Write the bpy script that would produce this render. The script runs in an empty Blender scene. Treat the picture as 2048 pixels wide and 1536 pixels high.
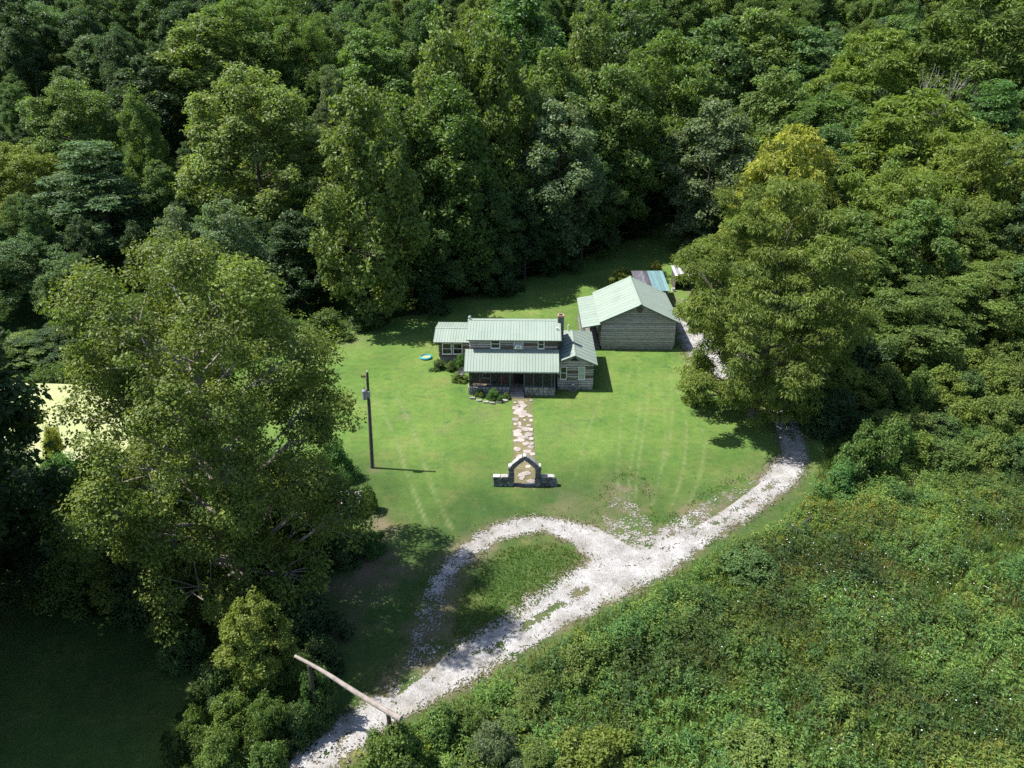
import bpy, bmesh, math, random
import numpy as np
from mathutils import Vector, Matrix

# ------------------------------------------------------------------ camera, sky, sun, exposure
SC = bpy.context.scene
COL = SC.collection
F_PX, CX, CY, CAM_H, PITCH = 1577.0, 1024.0, 768.0, 36.0, math.radians(25.4)
cam_data = bpy.data.cameras.new('camera')
cam_data.sensor_width = 36.0
cam_data.lens = 36.0 * F_PX / 2048.0
cam_data.clip_start = 0.5
cam_data.clip_end = 3000.0
cam = bpy.data.objects.new('camera', cam_data)
COL.objects.link(cam)
cam.location = (0, 0, CAM_H)
cam.rotation_euler = (math.pi / 2 - PITCH, 0, 0)
SC.camera = cam

SUN_EL, SUN_AZ = math.radians(60), math.radians(7)      # sun from the left, a touch behind the house
to_sun = Vector((-math.cos(SUN_EL) * math.cos(SUN_AZ), math.cos(SUN_EL) * math.sin(SUN_AZ), math.sin(SUN_EL)))
world = bpy.data.worlds.new('World')
SC.world = world
world.use_nodes = True
wn = world.node_tree.nodes
sky = wn.new('ShaderNodeTexSky')
sky.sky_type = 'NISHITA'
sky.sun_disc = False
sky.sun_elevation = SUN_EL
sky.sun_rotation = math.atan2(to_sun.x, to_sun.y)
sky.air_density = 1.0
sky.dust_density = 1.0
world.node_tree.links.new(sky.outputs[0], wn['Background'].inputs[0])
wn['Background'].inputs[1].default_value = 0.1
sun_data = bpy.data.lights.new('sun', 'SUN')
sun_data.energy = 4.8
sun_data.angle = math.radians(0.53)
sun_data.color = (1.0, 0.955, 0.87)
sun = bpy.data.objects.new('sun', sun_data)
COL.objects.link(sun)
sun.rotation_euler = (-to_sun).to_track_quat('-Z', 'Y').to_euler()
vs = SC.view_settings
vs.view_transform = 'Standard'
vs.look = 'None'
vs.exposure = 1.0
vs.gamma = 1.0
vs.use_curve_mapping = False
SC.cycles.max_bounces = 5
SC.cycles.diffuse_bounces = 3
SC.cycles.glossy_bounces = 2
SC.cycles.transmission_bounces = 3
SC.cycles.transparent_max_bounces = 8
SC.cycles.use_denoising = False
SC.cycles.caustics_reflective = False
SC.cycles.caustics_refractive = False

# ------------------------------------------------------------------ terrain and picture rays
EDGE_X = np.array([-200, -100, -62, -50, -24, -10, 11, 26, 34, 60.])
EDGE_Y = np.array([60, 66, 76, 80, 93, 102, 124, 152, 190, 400.])
REDGE_Y = np.array([-60, 30, 60, 75, 95, 140, 180, 400.])
REDGE_X = np.array([90, 74, 54, 41, 35, 33, 36, 80.])

def terrain(x, y):
    x = np.asarray(x, float); y = np.asarray(y, float)
    dl = (y - np.interp(x, EDGE_X, EDGE_Y)) * 0.78 - 5
    dr = (x - np.interp(y, REDGE_Y, REDGE_X)) - 2
    k = 5.0
    db = y - 192
    hb = 0.30 * np.where(db > 0, db * db / (np.abs(db) + 20), 0)
    hl = 0.30 * np.where(dl > 0, dl * dl / (np.abs(dl) + k), 0)
    hr = 0.30 * np.where(dr > 0, dr * dr / (np.abs(dr) + k), 0)
    return np.minimum((hl ** 3 + hr ** 3 + hb ** 3) ** (1 / 3), 80.0)

def tz(x, y):
    return float(terrain(x, y))

def ray(px, py):
    a = (px - CX) / F_PX; b = -(py - CY) / F_PX
    c, s = math.cos(PITCH), math.sin(PITCH)
    return Vector((a, c + b * s, -s + b * c))

def at_y(px, py, Y):                      # the point on the sight line at distance Y
    d = ray(px, py)
    t = Y / d.y
    return Vector((d.x * t, Y, CAM_H + d.z * t))

def P(px, py, z=0.0):                     # the point on the sight line at height z
    d = ray(px, py)
    t = (z - CAM_H) / d.z
    return Vector((d.x * t, d.y * t, z))

def PT(px, py):                           # the point where the sight line meets the ground
    d = ray(px, py)
    t = 20.0
    while t < 600:
        p = Vector((d.x * t, d.y * t, CAM_H + d.z * t))
        if p.z <= tz(p.x, p.y):
            return p
        t += 0.25
    return p

def depth_at(p):
    return p[1] * math.cos(PITCH) + (CAM_H - p[2]) * math.sin(PITCH)

def project(p):
    d = depth_at(p)
    up = p[1] * math.sin(PITCH) + (p[2] - CAM_H) * math.cos(PITCH)
    return CX + F_PX * p[0] / d, CY - F_PX * up / d

def hash2(ix, iy, seed):
    n = (ix.astype(np.int64) * 374761393 + iy.astype(np.int64) * 668265263 + seed * 974634777) & 0x7fffffff
    n = ((n ^ (n >> 13)) * 1274126177) & 0x7fffffff
    return ((n ^ (n >> 16)) & 0xffff) / 65535.0

def vnoise(x, y, scale, seed=0):
    x = np.asarray(x, float) / scale; y = np.asarray(y, float) / scale
    ix = np.floor(x); iy = np.floor(y)
    fx = x - ix; fy = y - iy
    fx = fx * fx * (3 - 2 * fx); fy = fy * fy * (3 - 2 * fy)
    a = hash2(ix, iy, seed); b = hash2(ix + 1, iy, seed); c = hash2(ix, iy + 1, seed); d = hash2(ix + 1, iy + 1, seed)
    return (a * (1 - fx) + b * fx) * (1 - fy) + (c * (1 - fx) + d * fx) * fy

def fbm(x, y, scale, seed=0, octv=4):
    v = 0; w = 0; a = 1.0
    for k in range(octv):
        v = v + a * vnoise(x, y, scale / 2 ** k, seed + 17 * k); w += a; a *= 0.55
    return v / w

def seg_dist(x, y, pts):
    """distance to a polyline and the parameter (in points) of the nearest spot"""
    best = np.full(np.shape(x), 1e9); par = np.zeros(np.shape(x))
    for i in range(len(pts) - 1):
        ax, ay = pts[i][:2]; bx, by = pts[i + 1][:2]
        dx, dy = bx - ax, by - ay
        t = np.clip(((x - ax) * dx + (y - ay) * dy) / (dx * dx + dy * dy + 1e-9), 0, 1)
        d = np.hypot(x - ax - t * dx, y - ay - t * dy)
        m = d < best
        best = np.where(m, d, best); par = np.where(m, i + t, par)
    return best, par

def in_poly(x, y, poly):
    x = np.asarray(x, float); y = np.asarray(y, float)
    inside = np.zeros(x.shape, bool)
    n = len(poly)
    for i in range(n):
        x1, y1 = poly[i][:2]; x2, y2 = poly[(i + 1) % n][:2]
        if y1 == y2:
            continue
        c = ((y1 > y) != (y2 > y)) & (x < (x2 - x1) * (y - y1) / (y2 - y1) + x1)
        inside ^= c
    return inside

def smooth(pts, n=4):
    """Catmull-Rom through the points"""
    out = []
    m = len(pts)
    for i in range(m - 1):
        p0 = pts[max(i - 1, 0)]; p1 = pts[i]; p2 = pts[i + 1]; p3 = pts[min(i + 2, m - 1)]
        for k in range(n):
            t = k / n
            out.append(tuple(0.5 * ((2 * p1[j]) + (-p0[j] + p2[j]) * t + (2 * p0[j] - 5 * p1[j] + 4 * p2[j] - p3[j]) * t * t
                                    + (-p0[j] + 3 * p1[j] - 3 * p2[j] + p3[j]) * t ** 3) for j in range(len(p1))))
    out.append(tuple(pts[-1]))
    return out

# ------------------------------------------------------------------ object helpers
def tag(o, label=None, cat=None, group=None, kind=None):
    if label: o['label'] = label
    if cat: o['category'] = cat
    if group: o['group'] = group
    if kind: o['kind'] = kind
    return o

def link(o, parent=None, loc=None, rot=None, scale=None):
    COL.objects.link(o)
    if parent is not None: o.parent = parent
    if loc is not None: o.location = loc
    if rot is not None: o.rotation_euler = rot
    if scale is not None: o.scale = scale
    return o

def thing(name, label, cat, loc=(0, 0, 0), rz=0.0, group=None):
    o = bpy.data.objects.new(name, None)
    o.empty_display_size = 0.2
    link(o, None, loc, (0, 0, rz))
    return tag(o, label, cat, group)

def npmesh(name, v, f, mat=None, tint=None, smooth_shade=False):
    v = np.asarray(v, np.float32); f = np.asarray(f, np.int32)
    me = bpy.data.meshes.new(name)
    me.vertices.add(len(v)); me.vertices.foreach_set('co', v.ravel())
    k = f.shape[1]
    me.loops.add(f.size); me.loops.foreach_set('vertex_index', f.ravel())
    me.polygons.add(len(f)); me.polygons.foreach_set('loop_start', np.arange(0, f.size, k, dtype=np.int32))
    me.update(calc_edges=True)
    if not smooth_shade:
        me.shade_flat()
    if tint is not None:
        a = me.attributes.new('tint', 'FLOAT_COLOR', 'FACE')
        c = np.ones((len(f), 4), np.float32); c[:, :3] = tint
        a.data.foreach_set('color', c.ravel())
    if mat: me.materials.append(mat)
    return me

class MB:
    """collects shapes into one mesh"""
    def __init__(s): s.v = []; s.f = []
    def add(s, v, f):
        n = len(s.v); s.v += [tuple(p) for p in v]; s.f += [tuple(i + n for i in q) for q in f]; return s
    def box(s, x0, x1, y0, y1, z0, z1):
        v = [(x, y, z) for z in (z0, z1) for y in (y0, y1) for x in (x0, x1)]
        return s.add(v, [(0, 2, 3, 1), (4, 5, 7, 6), (0, 1, 5, 4), (2, 6, 7, 3), (0, 4, 6, 2), (1, 3, 7, 5)])
    def prism(s, poly, h, axis='z', base=0.0):
        n = len(poly)
        def pt(p, k):
            return (p[0], p[1], k) if axis == 'z' else ((p[0], k, p[1]) if axis == 'y' else (k, p[0], p[1]))
        v = [pt(p, base) for p in poly] + [pt(p, base + h) for p in poly]
        f = [tuple(range(n - 1, -1, -1)), tuple(range(n, 2 * n))] + [(i, (i + 1) % n, n + (i + 1) % n, n + i) for i in range(n)]
        return s.add(v, f)
    def tube(s, pts, radii, n=6, cap=True):
        pts = [Vector(p) for p in pts]; rings = []
        start = len(s.v)
        for i, p in enumerate(pts):
            d = (pts[min(i + 1, len(pts) - 1)] - pts[max(i - 1, 0)])
            d = d.normalized() if d.length > 1e-6 else Vector((0, 0, 1))
            a = Vector((1, 0, 0)) if abs(d.x) < 0.8 else Vector((0, 1, 0))
            u = d.cross(a).normalized(); w = d.cross(u)
            for k in range(n):
                t = 2 * math.pi * k / n
                s.v.append(tuple(p + (u * math.cos(t) + w * math.sin(t)) * radii[i]))
        for i in range(len(pts) - 1):
            for k in range(n):
                a = start + i * n + k; b = start + i * n + (k + 1) % n
                s.f.append((a, b, b + n, a + n))
        if cap:
            s.f.append(tuple(start + k for k in range(n - 1, -1, -1)))
            e = start + (len(pts) - 1) * n
            s.f.append(tuple(e + k for k in range(n)))
        return s
    def lathe(s, prof, n=24, c=(0, 0, 0)):
        start = len(s.v)
        for r, z in prof:
            for k in range(n):
                t = 2 * math.pi * k / n
                s.v.append((c[0] + r * math.cos(t), c[1] + r * math.sin(t), c[2] + z))
        for i in range(len(prof) - 1):
            for k in range(n):
                a = start + i * n + k; b = start + i * n + (k + 1) % n
                s.f.append((a, b, b + n, a + n))
        return s
    def mesh(s, name, mat):
        me = bpy.data.meshes.new(name); me.from_pydata(s.v, [], s.f)
        me.update()
        bm = bmesh.new(); bm.from_mesh(me); bmesh.ops.recalc_face_normals(bm, faces=bm.faces); bm.to_mesh(me); bm.free()
        me.materials.append(mat)
        return me
    def build(s, name, mat, parent=None, **kw):
        return link(bpy.data.objects.new(name, s.mesh(name, mat)), parent, **kw)

def piece(name, me, parent, loc, scale=(1, 1, 1), rot=(0, 0, 0)):
    return link(bpy.data.objects.new(name, me), parent, loc, rot, scale)

# ------------------------------------------------------------------ materials
def mat(name):
    m = bpy.data.materials.new(name); m.use_nodes = True
    nt = m.node_tree
    return m, nt, nt.nodes['Principled BSDF']

def noise_node(nt, scale, detail=4, rough=0.6, coord=None, dim=None):
    n = nt.nodes.new('ShaderNodeTexNoise')
    n.inputs['Scale'].default_value = scale; n.inputs['Detail'].default_value = detail; n.inputs['Roughness'].default_value = rough
    if coord is not None: nt.links.new(coord, n.inputs['Vector'])
    return n

def ramp(nt, src, stops):
    r = nt.nodes.new('ShaderNodeValToRGB')
    e = r.color_ramp.elements
    while len(e) < len(stops): e.new(0.5)
    for i, (p, c) in enumerate(stops):
        e[i].position = p; e[i].color = (*c, 1)
    nt.links.new(src, r.inputs[0])
    return r

def mixc(nt, fac, a, b, mode='MIX'):
    m = nt.nodes.new('ShaderNodeMix'); m.data_type = 'RGBA'; m.blend_type = mode
    for k, s in ((0, fac), (6, a), (7, b)):
        if isinstance(s, (int, float)): m.inputs[k].default_value = s
        elif isinstance(s, tuple): m.inputs[k].default_value = (*s, 1)
        else: nt.links.new(s, m.inputs[k])
    return m.outputs[2]

def bump(nt, src, strength, dist, bsdf):
    b = nt.nodes.new('ShaderNodeBump'); b.inputs['Strength'].default_value = strength; b.inputs['Distance'].default_value = dist
    nt.links.new(src, b.inputs['Height']); nt.links.new(b.outputs[0], bsdf.inputs['Normal'])
    return b

def simple(name, stops, scale=2.0, rough=0.8, bumps=0.3, bdist=0.02, stretch=(1, 1, 1), spec=0.3, metal=0.0, vary=0.12):
    """a mottled material: noise in object space, shifted per object, through a colour ramp"""
    m, nt, b = mat(name)
    tc = nt.nodes.new('ShaderNodeTexCoord'); geo = nt.nodes.new('ShaderNodeNewGeometry')
    oi = nt.nodes.new('ShaderNodeObjectInfo')
    mp = nt.nodes.new('ShaderNodeMapping'); mp.inputs['Scale'].default_value = stretch
    nt.links.new(geo.outputs['Position'], mp.inputs['Vector'])
    n = noise_node(nt, scale, 5, 0.65, mp.outputs[0])
    r = ramp(nt, n.outputs[0], stops)
    hsv = nt.nodes.new('ShaderNodeHueSaturation')
    mr = nt.nodes.new('ShaderNodeMapRange'); mr.inputs['To Min'].default_value = 1 - vary; mr.inputs['To Max'].default_value = 1 + vary
    nt.links.new(oi.outputs['Random'], mr.inputs['Value']); nt.links.new(mr.outputs[0], hsv.inputs['Value'])
    nt.links.new(r.outputs[0], hsv.inputs['Color'])
    nt.links.new(hsv.outputs[0], b.inputs['Base Color'])
    b.inputs['Roughness'].default_value = rough; b.inputs['Specular IOR Level'].default_value = spec; b.inputs['Metallic'].default_value = metal
    if bumps: 
        n2 = noise_node(nt, scale * 4, 4, 0.6, mp.outputs[0]); bump(nt, n2.outputs[0], bumps, bdist, b)
    return m

M = {}
M['log'] = simple('weathered_log', [(0.25, (0.19, 0.168, 0.162)), (0.5, (0.40, 0.36, 0.352)), (0.75, (0.57, 0.53, 0.52))], 3.0, 0.85, 0.5, 0.02, (0.5, 3, 4), vary=0.25)
M['log_warm'] = simple('brown_log', [(0.25, (0.060, 0.040, 0.030)), (0.55, (0.160, 0.116, 0.088)), (0.8, (0.272, 0.216, 0.176))], 3.0, 0.85, 0.6, 0.02, (0.5, 3, 4), vary=0.25)
M['chink'] = simple('chinking_mortar', [(0.3, (0.165, 0.154, 0.143)), (0.7, (0.338, 0.323, 0.300))], 2.5, 0.9, 0.3)
M['chink_dark'] = simple('dark_chinking', [(0.3, (0.06, 0.055, 0.05)), (0.7, (0.22, 0.21, 0.2))], 2.5, 0.9, 0.3)
M['dark_wood'] = simple('dark_stained_wood', [(0.3, (0.012, 0.011, 0.011)), (0.7, (0.04, 0.035, 0.032))], 4, 0.8, 0.3)
M['green_metal'] = simple('pale_green_metal', [(0.25, (0.20, 0.25, 0.212)), (0.45, (0.232, 0.287, 0.246)), (0.6, (0.242, 0.296, 0.256)), (0.85, (0.262, 0.316, 0.276))], .6, 0.55, 0.0, spec=0.3, vary=0.04)
M['green_trim'] = simple('green_metal_trim', [(0.3, (0.10, 0.145, 0.12)), (0.7, (0.15, 0.2, 0.17))], 1.5, 0.5, 0.0)
M['teal_trim'] = simple('teal_painted_wood', [(0.3, (0.05, 0.09, 0.095)), (0.7, (0.09, 0.14, 0.15))], 3, 0.7, 0.1)
M['white'] = simple('white_paint', [(0.3, (0.70, 0.70, 0.69)), (0.7, (0.82, 0.82, 0.81))], 2, 0.6, 0.05)
M['stone'] = simple('field_stone', [(0.25, (0.12, 0.115, 0.11)), (0.5, (0.26, 0.245, 0.235)), (0.8, (0.40, 0.37, 0.34))], 2.2, 0.9, 0.7, 0.04, vary=0.3)
M['stone_pale'] = simple('pale_limestone', [(0.25, (0.20, 0.17, 0.15)), (0.5, (0.30, 0.262, 0.24)), (0.8, (0.39, 0.355, 0.335))], 2.5, 0.9, 0.6, 0.03, vary=0.2)
M['stone_arch'] = simple('lichened_dark_stone', [(0.25, (0.06, 0.06, 0.064)), (0.55, (0.17, 0.17, 0.175)), (0.85, (0.40, 0.385, 0.36))], 2.4, 0.9, 0.8, 0.05, vary=0.3)
M['coping'] = simple('pale_lichened_coping', [(0.25, (0.195, 0.188, 0.180)), (0.55, (0.375, 0.360, 0.345)), (0.85, (0.525, 0.510, 0.488))], 2.6, 0.9, 0.7, 0.04, vary=0.2)
M['mortar'] = simple('mortar', [(0.3, (0.10, 0.095, 0.09)), (0.7, (0.22, 0.21, 0.2))], 3, 0.95, 0.4)
M['brick_cap'] = simple('brick_cap', [(0.3, (0.22, 0.10, 0.08)), (0.5, (0.30, 0.17, 0.14)), (0.7, (0.42, 0.36, 0.33))], 6, 0.85, 0.3)
M['soot'] = simple('soot', [(0.3, (0.008, 0.008, 0.008)), (0.7, (0.02, 0.02, 0.02))], 3, 0.95, 0)
M['teal_roof'] = simple('teal_painted_tin', [(0.2, (0.10, 0.135, 0.145)), (0.42, (0.12, 0.215, 0.23)), (0.85, (0.17, 0.28, 0.295))], 1.6, 0.6, 0.1, 0.01, (2.5, 0.5, 1), vary=0.15)
M['rust_roof'] = simple('rusting_purple_tin', [(0.2, (0.04, 0.032, 0.036)), (0.5, (0.085, 0.08, 0.098)), (0.8, (0.15, 0.165, 0.195))], 1.6, 0.7, 0.1, 0.01, (3, 0.5, 1), vary=0.4)
M['white_tin'] = simple('whitish_tin', [(0.2, (0.294, 0.301, 0.322)), (0.7, (0.434, 0.441, 0.462))], 1.5, 0.5, 0.0, vary=0.15)
M['barn_board'] = simple('grey_board', [(0.3, (0.05, 0.043, 0.04)), (0.7, (0.15, 0.135, 0.125))], 3, 0.9, 0.4, 0.02, (4, 4, 0.6), vary=0.25)
M['shingle'] = simple('pinkish_grey_shingle', [(0.3, (0.182, 0.154, 0.161)), (0.7, (0.294, 0.259, 0.266))], 5, 0.9, 0.4, vary=0.15)
M['blue_wall'] = simple('pale_blue_board', [(0.3, (0.270, 0.345, 0.398)), (0.7, (0.360, 0.435, 0.480))], 2, 0.8, 0.1)
M['pole'] = simple('utility_pole_wood', [(0.3, (0.045, 0.035, 0.03)), (0.7, (0.12, 0.10, 0.09))], 4, 0.9, 0.4, 0.02, (4, 4, 0.4))
M['pale_log'] = simple('bleached_log', [(0.22, (0.111, 0.093, 0.085)), (0.45, (0.255, 0.221, 0.200)), (0.8, (0.374, 0.332, 0.306))], 2.2, 0.85, 0.6, 0.03, (1, 1, 1))
M['steel'] = simple('grey_steel', [(0.3, (0.30, 0.31, 0.32)), (0.7, (0.45, 0.46, 0.48))], 3, 0.45, 0.0, metal=0.4)
M['dark_metal'] = simple('dark_metal', [(0.3, (0.03, 0.032, 0.034)), (0.7, (0.06, 0.062, 0.065))], 3, 0.5, 0.0)
M['ceramic'] = simple('brown_ceramic', [(0.3, (0.10, 0.05, 0.035)), (0.7, (0.18, 0.1, 0.07))], 3, 0.3, 0)
M['pool_blue'] = simple('blue_pool_plastic', [(0.3, (0.038, 0.315, 0.465)), (0.7, (0.060, 0.390, 0.540))], 1, 0.4, 0)
M['red'] = simple('red_paint', [(0.3, (0.45, 0.03, 0.025)), (0.7, (0.6, 0.06, 0.05))], 2, 0.5, 0)
M['bark'] = simple('grey_brown_bark', [(0.3, (0.05, 0.042, 0.036)), (0.7, (0.15, 0.13, 0.11))], 3, 0.95, 0.6, 0.05, (3, 3, 0.7))
M['bark_pale'] = simple('sycamore_bark', [(0.3, (0.150, 0.128, 0.105)), (0.55, (0.285, 0.255, 0.217)), (0.8, (0.413, 0.390, 0.345))], 1.4, 0.9, 0.4, 0.03)
M['bark_dead'] = simple('silver_dead_wood', [(0.3, (0.240, 0.216, 0.208)), (0.7, (0.400, 0.368, 0.360))], 2, 0.9, 0.4, 0.03)
M['wheel'] = simple('grey_weathered_wood', [(0.3, (0.192, 0.184, 0.184)), (0.7, (0.352, 0.344, 0.344))], 6, 0.85, 0.2)
M['floor_board'] = simple('porch_floor_board', [(0.3, (0.25, 0.19, 0.16)), (0.7, (0.42, 0.34, 0.29))], 3, 0.8, 0.2)
M['petal'] = simple('white_petal', [(0.3, (0.600, 0.600, 0.576)), (0.7, (0.680, 0.680, 0.656))], 2, 0.7, 0)
M['dirt'] = simple('packed_dirt', [(0.25, (0.10, 0.09, 0.05)), (0.5, (0.16, 0.14, 0.075)), (0.8, (0.15, 0.165, 0.055))], 2.0, 0.95, 0.5, 0.03)

def make_glass():
    m, nt, b = mat('window_glass')
    b.inputs['Base Color'].default_value = (0.012, 0.016, 0.02, 1)
    b.inputs['Roughness'].default_value = 0.04; b.inputs['Specular IOR Level'].default_value = 0.7
    return m
M['glass'] = make_glass()
def make_pale_pane():  # pale greenish pane colour, also used as a painted reflection
    m, nt, b = mat('pale_greenish_pane')
    b.inputs['Base Color'].default_value = (0.36, 0.42, 0.36, 1); b.inputs['Roughness'].default_value = 0.15; b.inputs['Specular IOR Level'].default_value = 0.5
    return m
M['pale_pane'] = make_pale_pane()
def make_screen():
    m, nt, b = mat('insect_screen')
    t = nt.nodes.new('ShaderNodeBsdfTransparent'); mx = nt.nodes.new('ShaderNodeMixShader')
    b.inputs['Base Color'].default_value = (0.02, 0.022, 0.025, 1); b.inputs['Roughness'].default_value = 0.6
    mx.inputs[0].default_value = 0.55
    nt.links.new(t.outputs[0], mx.inputs[1]); nt.links.new(b.outputs[0], mx.inputs[2])
    nt.links.new(mx.outputs[0], nt.nodes['Material Output'].inputs[0])
    return m
M['screen'] = make_screen()

def make_leaf():
    """foliage: leaf tint (per face) times the plant's own colour; leaves let some light through"""
    m, nt, b = mat('foliage')
    at = nt.nodes.new('ShaderNodeAttribute'); at.attribute_name = 'tint'
    oi = nt.nodes.new('ShaderNodeObjectInfo')
    c = mixc(nt, 1.0, at.outputs['Color'], oi.outputs['Color'], 'MULTIPLY')
    nt.links.new(c, b.inputs['Base Color'])
    b.inputs['Roughness'].default_value = 0.5; b.inputs['Specular IOR Level'].default_value = 0.35
    tr = nt.nodes.new('ShaderNodeBsdfTranslucent')
    c2 = mixc(nt, 1.0, c, (1.4, 1.45, 0.6), 'MULTIPLY')
    nt.links.new(c2, tr.inputs['Color'])
    mx = nt.nodes.new('ShaderNodeMixShader'); mx.inputs[0].default_value = 0.4
    nt.links.new(b.outputs[0], mx.inputs[1]); nt.links.new(tr.outputs[0], mx.inputs[2])
    nt.links.new(mx.outputs[0], nt.nodes['Material Output'].inputs[0])
    return m
M['leaf'] = make_leaf()

def make_ground(name, attr_stops):
    pass

def make_forest_floor():
    m, nt, b = mat('forest_floor')
    geo = nt.nodes.new('ShaderNodeNewGeometry')
    n1 = noise_node(nt, 0.12, 5, 0.6, geo.outputs['Position']); n2 = noise_node(nt, 2.5, 5, 0.7, geo.outputs['Position'])
    r1 = ramp(nt, n1.outputs[0], [(0.3, (0.022, 0.044, 0.011)), (0.6, (0.034, 0.060, 0.014)), (0.8, (0.052, 0.055, 0.02))])
    r2 = ramp(nt, n2.outputs[0], [(0.3, (0.5, 0.5, 0.5)), (0.7, (1.3, 1.3, 1.3))])
    nt.links.new(mixc(nt, 1.0, r1.outputs[0], r2.outputs[0], 'MULTIPLY'), b.inputs['Base Color'])
    b.inputs['Roughness'].default_value = 1.0; b.inputs['Specular IOR Level'].default_value = 0.05
    bump(nt, n2.outputs[0], 0.8, 0.15, b)
    return m
M['floor'] = make_forest_floor()

def make_lawn():
    m, nt, b = mat('mown_grass')
    geo = nt.nodes.new('ShaderNodeNewGeometry'); pos = geo.outputs['Position']
    a_dry = nt.nodes.new('ShaderNodeAttribute'); a_dry.attribute_name = 'dry'
    a_dim_lush = nt.nodes.new('ShaderNodeAttribute'); a_dim_lush.attribute_name = 'dim_lush'
    a_trk = nt.nodes.new('ShaderNodeAttribute'); a_trk.attribute_name = 'track'
    n1 = noise_node(nt, 0.16, 6, 0.62, pos); n2 = noise_node(nt, 1.3, 6, 0.7, pos); n3 = noise_node(nt, 9.0, 4, 0.75, pos)
    base = ramp(nt, n1.outputs[0], [(0.30, (0.070, 0.136, 0.028)), (0.45, (0.092, 0.163, 0.036)), (0.58, (0.116, 0.180, 0.043)), (0.70, (0.15, 0.188, 0.058))])
    dim_lush = ramp(nt, n1.outputs[0], [(0.3, (0.036, 0.072, 0.020)), (0.55, (0.052, 0.092, 0.024)), (0.75, (0.082, 0.102, 0.034))])
    c = mixc(nt, a_dim_lush.outputs['Fac'], base.outputs[0], dim_lush.outputs[0])
    n4 = noise_node(nt, 0.45, 7, 0.7, pos)
    pt = ramp(nt, n4.outputs[0], [(0.52, (0, 0, 0)), (0.70, (0.5, 0.5, 0.5))])
    c = mixc(nt, pt.outputs[0], c, (0.135, 0.135, 0.05))
    n5 = noise_node(nt, 0.6, 7, 0.7, pos); n5.inputs['Distortion'].default_value = 0.6
    pt5 = ramp(nt, n5.outputs[0], [(0.30, (0.8, 0.8, 0.8)), (0.45, (0, 0, 0))])
    c = mixc(nt, pt5.outputs[0], c, (0.048, 0.105, 0.034))
    # clover and weed patches
    p2 = ramp(nt, n2.outputs[0], [(0.28, (0.62, 0.72, 0.72)), (0.5, (1, 1, 1)), (0.72, (1.3, 1.18, 1.12))])
    c = mixc(nt, 0.75, c, p2.outputs[0], 'MULTIPLY')
    p3 = ramp(nt, n3.outputs[0], [(0.25, (0.5, 0.55, 0.5)), (0.5, (1, 1, 1)), (0.75, (1.42, 1.36, 1.3))])
    c = mixc(nt, 0.8, c, p3.outputs[0], 'MULTIPLY')
    c = mixc(nt, a_trk.outputs['Fac'], c, (0.17, 0.20, 0.09))
    dirt = ramp(nt, n3.outputs[0], [(0.3, (0.10, 0.076, 0.045)), (0.7, (0.20, 0.165, 0.115))])
    c = mixc(nt, a_dry.outputs['Fac'], c, dirt.outputs[0])
    nt.links.new(c, b.inputs['Base Color'])
    b.inputs['Roughness'].default_value = 0.95; b.inputs['Specular IOR Level'].default_value = 0.1
    bump(nt, n3.outputs[0], 0.7, 0.08, b)
    return m
M['lawn'] = make_lawn()

def make_gravel():
    m, nt, b = mat('white_limestone_gravel')
    geo = nt.nodes.new('ShaderNodeNewGeometry'); pos = geo.outputs['Position']
    n1 = noise_node(nt, 0.7, 5, 0.6, pos); n3 = noise_node(nt, 8.0, 4, 0.8, pos)
    v = nt.nodes.new('ShaderNodeTexVoronoi'); v.inputs['Scale'].default_value = 13; nt.links.new(pos, v.inputs['Vector'])
    c1 = ramp(nt, n1.outputs[0], [(0.3, (0.20, 0.193, 0.188)), (0.5, (0.295, 0.288, 0.286)), (0.7, (0.375, 0.37, 0.372))])
    c3 = ramp(nt, n3.outputs[0], [(0.3, (0.55, 0.52, 0.48)), (0.5, (1, 1, 1)), (0.7, (1.25, 1.25, 1.25))])
    c = mixc(nt, 0.85, c1.outputs[0], c3.outputs[0], 'MULTIPLY')
    vc = nt.nodes.new('ShaderNodeHueSaturation'); vc.inputs['Saturation'].default_value = 0; nt.links.new(v.outputs['Color'], vc.inputs['Color'])
    vr = ramp(nt, vc.outputs[0], [(0.2, (0.7, 0.68, 0.66)), (0.8, (1.2, 1.2, 1.2))])
    c = mixc(nt, 0.7, c, vr.outputs[0], 'MULTIPLY')
    a = nt.nodes.new('ShaderNodeAttribute'); a.attribute_name = 'dry'
    c = mixc(nt, a.outputs['Fac'], c, (0.15, 0.128, 0.09))
    nt.links.new(c, b.inputs['Base Color'])
    b.inputs['Roughness'].default_value = 0.95; b.inputs['Specular IOR Level'].default_value = 0.15
    bump(nt, v.outputs['Distance'], 0.8, 0.05, b)
    return m
M['gravel'] = make_gravel()

def make_pond():
    m, nt, b = mat('duckweed_water')
    geo = nt.nodes.new('ShaderNodeNewGeometry'); pos = geo.outputs['Position']
    mp = nt.nodes.new('ShaderNodeMapping'); mp.inputs['Scale'].default_value = (0.25, 1.6, 1); nt.links.new(pos, mp.inputs[0])
    n1 = noise_node(nt, 0.35, 6, 0.65, mp.outputs[0]); n2 = noise_node(nt, 3.0, 5, 0.7, pos)
    r1 = ramp(nt, n1.outputs[0], [(0.3, (0.255, 0.285, 0.11)), (0.5, (0.315, 0.335, 0.15)), (0.68, (0.365, 0.365, 0.195))])
    r2 = ramp(nt, n2.outputs[0], [(0.3, (0.85, 0.87, 0.8)), (0.7, (1.08, 1.07, 1.05))])
    nt.links.new(mixc(nt, 0.8, r1.outputs[0], r2.outputs[0], 'MULTIPLY'), b.inputs['Base Color'])
    b.inputs['Roughness'].default_value = 0.6
    return m
M['pond'] = make_pond()

# ------------------------------------------------------------------ the ground
def XY(px, py):
    p = P(px, py); return (p.x, p.y)

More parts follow.
